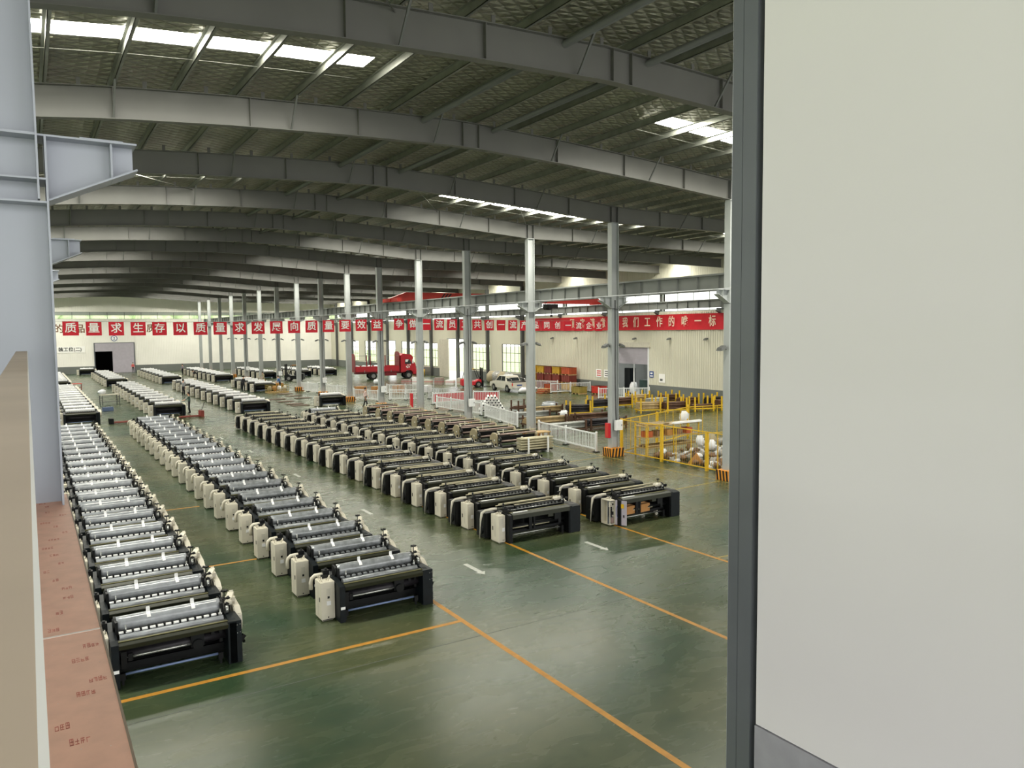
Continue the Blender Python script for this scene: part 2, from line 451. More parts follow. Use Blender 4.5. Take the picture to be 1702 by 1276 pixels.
for i, y in enumerate(YC[1:]):
    c = cp if i == 0 else copy_tree(cp)
    c.location = (XC, y, 0); struct(c, 'grey H-section column with hazard-striped base, %s in the middle row' % ORD[i])
def runway(x, z0, z1, ya, yb, nm):
    ys = [y for y in YC if ya <= y <= yb]
    for a, b in zip(ys, ys[1:]):
        m = MB().box(x-.14,a,z0,x+.14,b,z0+.02).box(x-.17,a,z1-.02,x+.17,b,z1).box(x-.006,a,z0,x+.006,b,z1)
        k = 6
        for j in range(k+1):
            yy = a+(b-a)*j/k; m.box(x-.13, max(a, yy-.008), z0+.02, x+.13, min(b, yy+.008), z1-.02)
        m.box(x-.03, a, z1, x+.03, b, z1+.07)
        struct(m.build('runway_beam', 'runway_paint'), nm)
runway(25.95, 8.13, 8.83, 10, 141, 'crane runway beam on the middle column brackets')
runway(48.3, 8.2, 8.83, 20, 141, 'crane runway beam along the window wall')
m = MB()
for a, b in zip(YC[1:], YC[2:]): m.box(24.62, a, 8.115, 24.68, b, 8.15)
struct(m.build('conductor_rail', 'alu'), 'thin pale conductor rail along the middle columns')

# right wall with windows, openings and clerestory
def wall_right():
    holes = [(54.55, 59.4, 0, 4.75), (76.2, 81.0, 1.35, 4.78), (83.9, 88.5, 1.4, 4.72), (90.2, 95.6, 0, 5.3), (98.6, 103.3, 1.35, 4.75),
             (106.4, 111.2, 1.35, 4.9), (113.4, 117.6, 0, 4.9), (121.6, 126.6, 1.35, 4.9), (129.5, 134.2, 1.35, 4.9)]
    y = YN; m = MB(); d = MB(); d0 = 1.2
    def seg(a, b, z0, z1):
        if z1 > z0: m.box(XW, a, z0, XW+.2, b, z1)
    for (a, b, z0, z1) in holes:
        seg(y, a, 0, 8.0); d.box(XW-.012, y, 0, XW, a, d0)
        seg(a, b, 0, z0); seg(a, b, z1, 8.0)
        if z0 > 0: d.box(XW-.012, a, 0, XW, b, d0)
        y = b
    seg(y, YE, 0, 8.0); d.box(XW-.012, y, 0, XW, YE, d0)
    m.box(XW, YN, 9.75, XW+.2, YE, 12.5)
    y = 36.0
    while y < 76:
        if not 54.1 < y < 59.6: m.box(XW-.03, y, 1.22, XW, y+.06, 7.9)
        y += .26
    struct(m.build('wall_right', 'rib_wall'), 'cream ribbed wall along the far long side')
    struct(d.build('baseboard_right', 'dado'), 'dark grey painted band at the foot of the long wall')
    n = 1
    for (a, b, z0, z1) in holes[1:]:
        if z0 == 0: continue
        r = bpy.data.objects.new('window_%d' % n, None); COL.objects.link(r); struct(r, 'tall gridded factory window in the long wall'); n += 1
        r.location = (XW, a, z0); w, h = b-a, z1-z0
        f = MB().box(.02,0,0,.1,.06,h).box(.02,w-.06,0,.1,w,h).box(.02,0,0,.1,w,.06).box(.02,0,h-.06,.1,w,h)
        for k in range(1, 5): f.box(.04, w*k/5-.035, 0, .08, w*k/5+.035, h)
        for k in (.36, .68): f.box(.04, 0, h*k-.035, .08, w, h*k+.035)
        f.build('frame', 'steel_dark', r); B(.055,.05,.05,.06,w-.05,h-.05).build('pane', 'glass', r)
    r = bpy.data.objects.new('window_%d' % n, None); COL.objects.link(r); struct(r, 'long clerestory window strip high on the long wall')
    f = MB().box(XW+.02, 20, 8.0, XW+.12, YE, 8.08).box(XW+.02, 20, 9.67, XW+.12, YE, 9.75).box(XW+.04, 20, 8.84, XW+.1, YE, 8.9)
    y = 20.3
    while y < YE: f.box(XW+.04, y, 8, XW+.1, y+.05, 9.75); y += 1.9
    f.build('frame', 'steel_paint', r); B(XW+.06, 20, 8.05, XW+.065, YE, 9.7).build('pane', 'glass', r)
    # big open sliding doors
    for (a, b, ht, nn, la) in ((90.2, 95.6, 5.3, 1, 'grey sliding door slid beside the bright opening'), (113.4, 117.6, 4.9, 2, 'grey sliding door by the opening behind the truck')):
        dm_ = MB().box(XW-.14, b-.6, .02, XW-.06, b+2.2, ht)
        for k in range(7): dm_.box(XW-.16, b-.5+k*.4, .1, XW-.14, b-.42+k*.4, ht-.1)
        struct(dm_.build('door_%d' % nn, 'cream2'), la)
        t = MB().box(XW-.05, a-.12, 0, XW+.02, a, ht+.12).box(XW-.05, a, ht, XW+.02, b, ht+.12)
        struct(t.build('trim_%d' % nn, 'steel_paint'), 'steel door surround in the long wall')
    # roller shutter opening into the side room
    r = bpy.data.objects.new('door_3', None); COL.objects.link(r); struct(r, 'half-raised grey roller shutter in the long wall')
    s = MB()
    for k in range(16): s.box(XW+.03, 54.6, 3.1+k*.1, XW+.08, 59.35, 3.19+k*.1)
    s.build('shutter', 'shutter', r)
    MB().box(XW-.12, 54.2, 4.7, XW, 59.4, 5.2).build('shutter_box', 'cream2', r, .02)
    MB().box(XW-.05, 54.38, 0, XW+.04, 54.55, 4.7).box(XW-.05, 59.4, 0, XW+.04, 59.55, 4.7).build('jamb', 'fence_white', r)
    for q in ((XW+.21,50,-.1,XW+8,64,0),(XW+7.9,50,0,XW+8,64,5),(XW+.21,50,0,XW+7.9,50.1,5),(XW+.21,63.9,0,XW+7.9,64,5),(XW+.21,50,5,XW+8,64,5.1)):
        struct(B(*q).build('wall_side_room', 'steel_paint'), 'grey room behind the shutter')
    o = B(XW+2.5, 53, 4.93, XW+5.5, 61, 4.98).build('skylight', 'room_fill'); struct(o, 'added glowing fill panel under the side room ceiling')  # added fill light, brightens the room behind the shutter; no real skylight
wall_right()
def treeline():
    m = MB(); rd = random.Random(17)
    for k in range(46): m.blob((-14+1.6*k, 166+rd.uniform(-2, 2), rd.uniform(3, 9.5)), rd.uniform(3, 4.4), 0, k, (1,1,1.3), .3, 9, 7)
    o = m.build('treeline', 'foliage'); tag(o, 'pale green trees outside the end wall windows', 'trees', None, 'stuff')
dm('foliage', (190, 208, 160), .8, 0, .3, .8)
treeline()
# second room fittings seen through the shutter
o = MB().box(XW+1.0, 54.9, 0, XW+2.4, 56.9, 1.5).box(XW+1.0, 55.2, 1.5, XW+1.5, 55.6, 1.9).box(XW+1.6, 56, 1.5, XW+1.8, 56.2, 2.3).build('workbench', 'teal_dark', None, .02)
tag(o, 'dark green workbench inside the shutter opening', 'workbench')
o = MB().box(XW+.9, 58.1, 0, XW+1.6, 59.0, 2.6).build('cabinet', 'machine_navy', None, .03); tag(o, 'tall dark cabinet inside the shutter opening', 'cabinet')
o = MB().blob((XW+.9, 57.6, .68), .5, 0, 5, (.8, 1, 1.15), .15).build('sack', 'plastic_bag'); tag(o, 'grey plastic-wrapped bundle standing in the shutter opening', 'sack')
o = MB().box(XW+.55, 57.15, .02, XW+.65, 57.25, 3.05).build('post', 'fence_white'); tag(o, 'white door post in the middle of the shutter opening', 'post')

def wall_far():
    m = MB(); X1 = XW+.2
    m.box(XL, YE, 0, 9.4, YE+.2, 8.95).box(9.4, YE, 4.9, 15.2, YE+.2, 8.95).box(15.2, YE, 0, X1, YE+.2, 8.95)
    xs = [XL, -4.5]+[p[0] for p in PK[1:-1]]+[X1]
    for a, b in zip(xs, xs[1:]):
        za, zb = ztop(a)+.24, ztop(b)+.24
        m.add([(a,YE,10.1),(b,YE,10.1),(b,YE,zb),(a,YE,za),(a,YE+.2,10.1),(b,YE+.2,10.1),(b,YE+.2,zb),(a,YE+.2,za)], [(0,1,2,3),(4,7,6,5),(0,4,5,1),(2,6,7,3)])
    struct(m.build('wall_end', 'rib_end_lit'), 'cream ribbed end wall')
    d = MB().box(XL, YE-.012, 0, 9.4, YE, 1.2).box(15.2, YE-.012, 0, XW, YE, 1.2)
    struct(d.build('baseboard_end', 'dado'), 'grey painted band at the foot of the end wall')
    r = bpy.data.objects.new('window_9', None); COL.objects.link(r); struct(r, 'clerestory window strip across the end wall')
    f = MB().box(XL, YE+.02, 8.95, XW, YE+.12, 9.0).box(XL, YE+.02, 10.05, XW, YE+.12, 10.1).box(XL, YE+.04, 9.58, XW, YE+.1, 9.63)
    x = XL
    while x < XW: f.box(x, YE+.03, 8.95, x+.07, YE+.12, 10.1); x += 2.55
    f.build('frame', 'steel_dark', r)
    B(XL, YE+.06, 8.98, XW, YE+.065, 9.6).build('pane', 'glass', r)
    B(XL, YE+.06, 9.6, XW, YE+.065, 10.07).build('pane', 'frosted', r)['label'] = 'greyish frosted upper panes'
    r = bpy.data.objects.new('door_4', None); COL.objects.link(r); struct(r, 'half-open sliding door under a lintel panel in the end wall')
    B(11.95, YE-.1, 0.02, 15.3, YE-.02, 3.6).build('door_leaf', 'shutter', r); B(9.3, YE-.12, 3.6, 15.3, YE-.01, 4.95).build('lintel_panel', 'shutter', r)
    MB().box(9.25, YE-.13, 0, 9.4, YE, 5.0).box(15.2, YE-.13, 0, 15.35, YE, 5.0).box(9.25, YE-.13, 4.95, 15.35, YE, 5.05).build('door_frame', 'post_steel', r)
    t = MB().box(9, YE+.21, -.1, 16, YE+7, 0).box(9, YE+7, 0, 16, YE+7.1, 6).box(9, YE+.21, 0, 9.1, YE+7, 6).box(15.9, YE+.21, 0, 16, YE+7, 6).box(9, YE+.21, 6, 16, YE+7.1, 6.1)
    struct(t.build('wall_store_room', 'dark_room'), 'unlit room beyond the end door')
    m = MB(); 
    m.box(XL-.2, YN, 0, XL, YE, 1.2).box(XL-.2, YN, 6.5, XL, YE, 8.0)
    for y in YC: m.box(XL-.2, y-.6, 1.2, XL, y+.6, 12.0)
    m.box(XL-.2, YN, 11.0, XL, YE, 12.0)
    struct(m.build('wall_left', 'far_wall'), 'pale wall with large window openings on the near long side')
    p = MB().box(XL-.1, YN, 1.2, XL-.095, YE, 6.5).box(XL-.1, YN, 8, XL-.095, YE, 11)
    struct(p.build('window_10', 'glass'), 'glazing of the near long side')
wall_far()

# columns along the window wall
def wcol():
    r = bpy.data.objects.new('column', None); COL.objects.link(r)
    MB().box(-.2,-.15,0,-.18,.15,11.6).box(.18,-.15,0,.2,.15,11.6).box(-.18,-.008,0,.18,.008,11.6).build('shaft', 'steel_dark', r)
    MB().prism('y', [(-.2,7.6),(-.2,8.15),(-.95,8.15),(-.95,7.98)], -.012, .012).box(-.95,-.15,8.15,-.2,.15,8.18).bar((-.2,0,7.6),(-.97,0,7.97),.28,.02).build('bracket', 'steel_dark', r)
    return r
wp = None
k = 0
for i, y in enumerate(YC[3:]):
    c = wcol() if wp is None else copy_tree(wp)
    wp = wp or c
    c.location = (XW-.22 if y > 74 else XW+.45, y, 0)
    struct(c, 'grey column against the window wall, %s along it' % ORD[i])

# ---------------------------------------------------------------- foreground: big column, parapet, ledge, wall panel
def front_column(y, la):
    r = bpy.data.objects.new('column', None); COL.objects.link(r); r.location = (0, y, 0); struct(r, la)
    zt = ztop(0)-.85
    m = MB().box(.185,-.2,0,.2,.2,7.58).box(-.6,-.2,0,-.585,.2,7.58).box(-.585,-.008,0,.185,.008,7.58)
    m.box(.125,-.2,7.58,.14,.2,zt).box(-.6,-.2,7.58,-.585,.2,zt).box(-.585,-.008,7.58,.125,.008,zt)
    m.build('shaft', 'front_steel', r)
    m = MB().box(-.585,-.19,7.55,.2,.19,7.566).box(-.585,-.19,7.735,.2,.19,7.75).box(-.585,-.19,8.08,.14,.19,8.1)
    m.box(.185,-.19,7.58,.2,.19,8.08)
    m.build('stiffener_plate', 'front_steel', r)
    m = MB().prism('y', [(.2,7.58),(.84,7.885),(.84,8.085),(.2,8.085)], -.008, .008)
    m.box(.125,-.16,8.085,.86,.16,8.1)
    p, q = Vector((.2,0,7.58)), Vector((.86,0,7.885)); m.bar(p, q, .32, .014)
    m.box(.66,-.13,7.79,.675,.13,8.085).box(.44,-.14,8.1,.76,.14,8.112)
    m.build('bracket', 'front_steel', r)
    return r
fc = front_column(7.45, 'big pale grey steel column with a crane bracket beside the ledge')
c = copy_tree(fc); c.location = (0, 15.2, 0); struct(c, 'second grey column of the near row, its bracket showing behind the big column')
for i, y in enumerate(YC[2:]):
    c = copy_tree(fc); c.location = (-.1, y, 0); struct(c, 'grey column of the near row hidden behind the big column, %s' % ORD[i])

w = MB().box(-3, -4, 4.8, 3.2, 1.3, 4.95).box(-3, 1.3, 4.8, -.01, 7.2, 4.95).box(-2.9, 1.5, 0, -2.7, 1.7, 4.8).box(-2.9, 7.6, 0, -2.7, 7.8, 4.8).box(-2.9,-3.9,0,-2.7,-3.7,4.8).box(2.7,-3.9,0,2.9,-3.7,4.8)
struct(w.build('floor_walkway', 'post_steel'), 'raised walkway slab')
w = MB().box(.0, 1.3, 4.75, .19, 7.2, 5.075); struct(w.build('trim_3', 'front_steel'), 'steel edge beam under the plywood ledge')
def ply(y0, y1, la, seed):
    o = thing('plywood_board', la, 'board', (0, y0, 5.076)); L = y1-y0
    MB().box(.232, 0, -.02, .24, L, .026).build('edge_strip', 'ply_edge', o)
    rd = random.Random(seed); m = MB().box(-.075, 0, 0, .232, L, .022)
    for k in range(int(L*5)):
        cx, cy = rd.choice((.02, .06, .1, .15)), (k+.5)/5+rd.uniform(-.05, .05)
        for q in range(rd.randint(2, 4)):
            x = cx+q*.017; h = rd.uniform(.03, .05); w = .012
            for t in range(3):
                if rd.random() < .75: m.box(x, cy+h*t/2, .0215, x+w, cy+h*t/2+.006, .0224, 1)
            for t in (0, .5, .85):
                if rd.random() < .6: m.box(x+w*t, cy, .0215, x+w*t+.0022, cy+h, .0224, 1)
    m.build('panel', ['plywood', 'stamp_red'], o)
    m = MB()
    for k in range(int(L*9)):
        x, y = rd.uniform(.0, .22), rd.uniform(0, L); s = rd.uniform(.001, .003); m.box(x, y, .022, x+s, y+s, .0232)
    m.build('grit', 'dust', o)['kind'] = 'stuff'
    if seed == 1: B(-.075, L-.012, .0, .235, L+.004, .0245).build('seam_tape', 'dust', o)
    return o
ply(1.4, 4.085, 'near plywood board with red stamps on the ledge, below the white seam', 1)
ply(4.095, 7.75, 'plywood board on the ledge reaching the foot of the big column', 2)

r = thing('handrail', 'brown board handrail with a thin white edge strip at the bottom corner', 'handrail', (0, 0, 0))
MB().box(-.078,.1,6.33,-.003,4.0,6.37).box(-.078,4.004,6.33,-.003,7.2,6.37).build('cap', 'cap_board', r)
MB().box(-.003,.1,6.335,.0,7.2,6.371).build('edge_strip', 'tag_white', r)
for y in (.25, 2.5, 4.8, 7.0): B(-.06,y-.02,4.95,-.02,y+.02,6.33).build('baluster', 'front_steel', r)

w = B(2.0, -3.6, 5.18, 2.14, 1.668, 11.0).build('wall_front', 'white_wall'); struct(w, 'smooth white wall panel close by')
w = MB().box(1.994, -3.6, 4.95, 2.14, 1.668, 5.177).build('baseboard_front', 'grey_trim'); struct(w, 'grey board along the foot of the white panel')
r = thing('steel_post', 'dark grey steel post at the edge of the white panel', 'post', (0, 0, 0))
MB().box(2.0, 1.75, 0, 2.12, 1.795, 11.5).box(1.999, 1.692, 0, 2.12, 1.75, 11.5).build('channel', 'post_steel', r, .0015)
B(2.03, 1.669, 0, 2.12, 1.692, 11.5).build('backing', 'steel_dark', r)
B(2.002, 1.792, 0, 2.012, 1.7965, 11.5).build('edge_strip', 'alu', r)

# ---------------------------------------------------------------- floor markings
def marking(pts, w, m, la, nm='floor_line'):
    mb = MB()
    for (a, b) in pts:
        a, b = Vector(a+(0,)), Vector(b+(0,)); d = (b-a).normalized(); u = Vector((-d.y, d.x, 0))*w/2
        mb.add([a-u+Vector((0,0,.001)), b-u+Vector((0,0,.001)), b+u+Vector((0,0,.001)), a+u+Vector((0,0,.001)),
                a-u+Vector((0,0,.003)), b-u+Vector((0,0,.003)), b+u+Vector((0,0,.003)), a+u+Vector((0,0,.003))], [(4,5,6,7),(0,1,5,4),(2,3,7,6),(1,2,6,5),(3,0,4,7)])
    o = mb.build(nm, m); o['kind'] = 'structure'; o['label'] = la
marking([((7.98, 2), (7.98, 56))], .12, 'line_yellow', 'orange floor line along the aisle past the second loom row')
marking([((12.14, 2), (12.14, 56))], .11, 'line_yellow', 'orange floor line past the third loom row')
marking([((16.22, 2), (16.22, 56))], .10, 'line_yellow', 'orange floor line past the fourth loom row')
marking([((.3, 14.86), (7.92, 14.86))], .12, 'line_yellow', 'orange cross line before the first two rows')
marking([((3.2, 22.3), (5.3, 22.3))], .1, 'line_yellow', 'orange cross line between the first two rows')
marking([((3.2, 30.4), (5.2, 30.4))], .1, 'line_yellow', 'faint orange cross line farther between the first two rows')
marking([((19.5, 22.3), (24.8, 22.62))], .09, 'line_faint', 'orange cross line towards the middle columns')
marking([((16.3, 15.0), (24.8, 14.3))], .09, 'line_faint', 'orange line meeting the post')
marking([((20.5, 30.1), (24.8, 30.3))], .09, 'line_faint', 'faint yellow cross line towards the hazard-striped base')
marking([((24.7, 14.5), (24.7, 75))], .08, 'line_faint', 'yellow line along the middle columns')
marking([((0.3, 13.9), (24, 13.9))], .012, 'dado', 'thin pale joint across the floor')
def arrow(x, y, la):
    mb = MB().add([(x-.07,y+1.1,.002),(x-.07,y+.25,.002),(x-.15,y+.25,.002),(x,y,.002),(x+.15,y+.25,.002),(x+.07,y+.25,.002),(x+.07,y+1.1,.002)], [(0,1,2,3,4,5,6)])
    o = mb.build('floor_arrow', 'line_white'); o['kind'] = 'structure'; o['label'] = la
arrow(10.05, 17.4, 'white floor arrow in the aisle between second and third rows')
arrow(14.2, 17.3, 'white floor arrow before the third row')
for k, (x, y) in enumerate(((10.1, 25.5), (10.1, 34), (10.1, 42.5), (9.9, 49), (10.0, 12))):
    if k < 4: marking([((x, y), (x, y+.9))], .13, 'line_white', 'white floor dash in the aisle')

# ---------------------------------------------------------------- looms
def hose(root, pts, r=.05): return MB().tube(pts, r, 7).build('hose', 'cream', root)
def prof(x0, x1, poly, m, nm, root, bev=0.): return MB().prism('x', poly, x0, x1).build(nm, m, root, bev)
def film_loom(nm='loom', near=True, dark=False):
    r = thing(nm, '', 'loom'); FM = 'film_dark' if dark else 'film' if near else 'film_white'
    c = MB().box(.0,.02,.04,.32,.44,.89).box(.03,.06,0,.29,.42,.04,1).build('cabinet', ['cream','machine_black'], r, .008 if near else 0)
    MB().box(.13,.012,.58,.225,.022,.74).build('nameplate', 'cream2', c)
    B(.15,.01,.515,.195,.022,.565).build('socket', 'rubber', c)
    B(.13,.012,.36,.225,.02,.455).build('sticker', 'tag_white', c)
    if near:
        B(.15,.012,.075,.175,.02,.1).build('lock', 'rubber', c); B(-.01,.1,.44,.0,.13,.54).build('handle', 'rubber', c)
        B(-.004,.225,.1,.0,.255,.84).build('door_seam', 'cream2', c)
        m = MB(); rd = random.Random(3)
        for k in range(9):
            x, y = rd.uniform(.04,.28), rd.uniform(.08,.4); h = rd.uniform(.03,.09)
            m.tube([(x,y,.885),(x+rd.uniform(-.03,.03),y+.02,.89+h),(x+rd.uniform(-.06,.06),y+.08,.9)], .009, 5)
        m.box(.03,.07,.886,.29,.43,.897); m.build('cable', 'cream', r)
        MB().box(.12,.3,.89,.3,.42,.95).box(.2,.44,.85,.34,.6,1.03).cyl((.28,.5,.9),(.28,.5,1.07),.03,8).build('signal_unit', 'machine_black', r)
    side = [(-.28,0),(-.28,.82),(-.1,.86),(.3,.9),(.85,.9),(1.05,.72),(1.05,0),(.7,0),(.62,.12),(.12,.12),(.02,0)]
    prof(.33,.46,side,'machine_navy','side_frame',r, .006 if near else 0)
    prof(2.4,2.54,side,'machine_navy','side_frame',r, .006 if near else 0)
    f = MB().box(2.37,-.28,.0,2.63,.3,.84)
    if near:
        for x, z in ((2.545,.76),(2.6,.77),(2.545,.6),(2.6,.61)): f.cyl((x,-.281,z),(x,-.29,z),.014,8,1)
        B(.35,-.29,.3,.45,-.28,.36).build('plate','tag_white',r)
    f.build('end_frame',['machine_navy','chrome'],r,.008 if near else 0)
    MB().prism('x',[(-.28,.72),(-.3,.8),(-.22,.86),(-.1,.86),(-.06,.76),(-.1,.7)],.46,2.38).build('breast_beam','bar_olive',r,.006 if near else 0)
    MB().box(.46,-.235,.858,2.38,-.2,.868).build('beam_highlight','bar_highlight',r)  # thin strip painting the highlight along the beam top
    m = MB().cyl((.5,-.0,.84),(2.34,-.0,.84),.075,12); m.build('cloth_roll',FM if near else 'machine_black',r)  # black on far looms, painting in the dark gaps between rolls
    m = MB().box(.5,.085,.9,2.34,.16,.925)
    for k in range(13):
        x = .58+.138*k; m.box(x,.075,.9,x+.035,.17,.95,1)
    m.build('clip_bar',['film_dark' if dark else 'tag_white' if near else 'steel_dark','machine_black'],r)  # far looms get a darkened bar for the same painted gaps
    # film-wrapped roll: wrinkled upper wrap over a dark beam
    m = MB(); rd = random.Random(11); n = 16; L = 22; y0, z0 = .37, .99
    vs = []; fs = []
    for i in range(L+1):
        x = .48+1.86*i/L
        for j in range(n):
            a = 2*math.pi*j/n; lo = math.sin(a) < -.3
            q = .155*(1+rd.uniform(-.02,.02)) if not lo else .135
            vs.append((x, y0+q*math.cos(a), z0+q*math.sin(a)))
    fs = [(i*n+j, i*n+(j+1)%n, (i+1)*n+(j+1)%n, (i+1)*n+j) for i in range(L) for j in range(n)]
    m.add(vs, [f for f in fs if not (10 < f[0]%n < 14)], 0, True); m.add(vs, [f for f in fs if 10 < f[0]%n < 14], 1, True)
    m.add(vs[:n], [tuple(range(n))], 1); m.add(vs[-n:], [tuple(range(n))], 1)
    fr = m.build('film_roll', [FM, 'machine_black'], r)
    for t in (.3, .73):
        x = .48+1.86*t; g_ = MB()
        arc = [(x, y0+.16*math.cos(a), z0+.16*math.sin(a)) for a in (math.pi*.82, math.pi*.7, math.pi*.6, math.pi*.5)]
        g_.sheet([(x-.035, p[1], p[2]) for p in arc]+[(x-.035, y0+.01, z0+.235)], [(x+.035, p[1], p[2]) for p in arc]+[(x+.035, y0+.01, z0+.235)], 0, False)
        g_.box(x-.03, y0+.005, z0+.155, x+.03, y0+.012, z0+.25)
        g_.build('paper_tag', 'tag_white', r)
    # dark underworks
    MB().cyl((.46,.02,.52),(2.38,.02,.52),.085,12).build('cloth_roller','rod_black',r)
    MB().box(.46,.16,.14,2.38,.22,.3).box(.46,.5,.1,2.38,.56,.82).build('cross_member','machine_black',r)
    if near: MB().cyl((.46,.2,.42),(2.38,.2,.42),.06,10).build('cloth_roller','rod_black',r)
    if near: B(.46,.1,.66,2.38,.14,.7).build('guide_bar','steel_dark',r)
    MB().cyl((.46,.95,.72),(2.38,.95,.72),.1,10).box(.46,.7,.2,2.38,.8,.5).build('back_roller','machine_black',r)
    if near:
        MB().box(1.72,-.1,.42,1.96,.1,.7).cyl((1.84,-.16,.48),(1.84,.1,.48),.1,12).build('drive_unit','machine_black',r)
        B(2.1,-.05,.5,2.16,.1,.72).build('lever','machine_black',r); B(2.25,-.05,.4,2.31,.1,.72).build('lever','machine_black',r)
        MB().box(.5,-.12,.3,.6,.05,.62).box(.62,-.1,.42,.7,.05,.56).build('drive_unit','machine_black',r)
        MB().cyl((.6,-.06,.49),(1.9,-.06,.49),.03,8).build('guide_rod','chrome',r)
    b = MB().cyl((.53,-.12,.2),(2.22,-.12,.2),.026,8).build('tube','tube_blue',r)
    for x in (.47, 2.2): MB().box(x,-.17,.1,x+.09,-.07,.23).box(x+.03,-.13,0,x+.07,-.1,.1).build('tube_holder','machine_black',r)
    if near:
        for x in (.47, 2.35):
            MB().box(x-.025,.16,.8,x+.025,.56,1.1).cyl((x-.05,.37,1.0),(x+.05,.37,1.0),.12,12).build('end_bracket','machine_black',r)
        MB().cyl((.62,.1,.86),(.62,.1,1.05),.014,6).build('guide_pin','chrome',r); MB().cyl((2.3,.05,.82),(2.3,.05,1.03),.016,6).build('guide_pin','chrome',r)
        MB().cyl((2.42,.16,.96),(2.47,.16,.96),.075,14).build('gear','chrome',r)
        m = MB().cyl((2.46,.42,1.0),(2.46,.42,1.25),.012,6); rd = random.Random(2)
        for k in range(6):
            a = k*1.05; m.bar((2.46,.42,1.25),(2.46+.07*math.cos(a),.42+.07*math.sin(a),1.26),.025,.03)
        m.build('handle_knob','machine_black',r)
        m = MB(); rd = random.Random(5)
        for k in range(7): m.blob((2.4+rd.uniform(0,.16),.2+rd.uniform(0,.4),.95+rd.uniform(0,.12)),.05,0,k,(1,1,1),.35,6,4)
        m.build('motor','machine_black',r)
        MB().bar((2.5,.4,1.02),(2.66,.75,1.08),.12,.06).box(2.5,.55,.96,2.7,.68,1.05).box(2.44,.3,1.0,2.58,.38,1.06).bar((2.66,.72,1.1),(2.7,1.0,.98),.07,.1).build('cover_bracket','cream',r)
        hose(r, [(-.04,.6,.6),(-.05,.58,.76),(-.03,.56,.86),(.03,.54,.92),(.14,.52,.93),(.3,.5,.93)], .045)
        m = MB().cyl((2.66,-.05,.42),(2.72,-.05,.3),.03,6).bar((2.63,-.1,.36),(2.72,-.08,.46),.05,.08).bar((2.63,.0,.2),(2.7,0,.4),.05,.05); m.build('pedal','machine_black',r)
    prof(2.54 if not near else 2.62, 2.76, [(.28,.42),(.2,.62),(.24,.78),(.42,.9),(.9,.96),(1.02,.86),(1.0,.6),(.6,.45)], 'cream','gear_cover',r,.02 if near else 0)
    return r

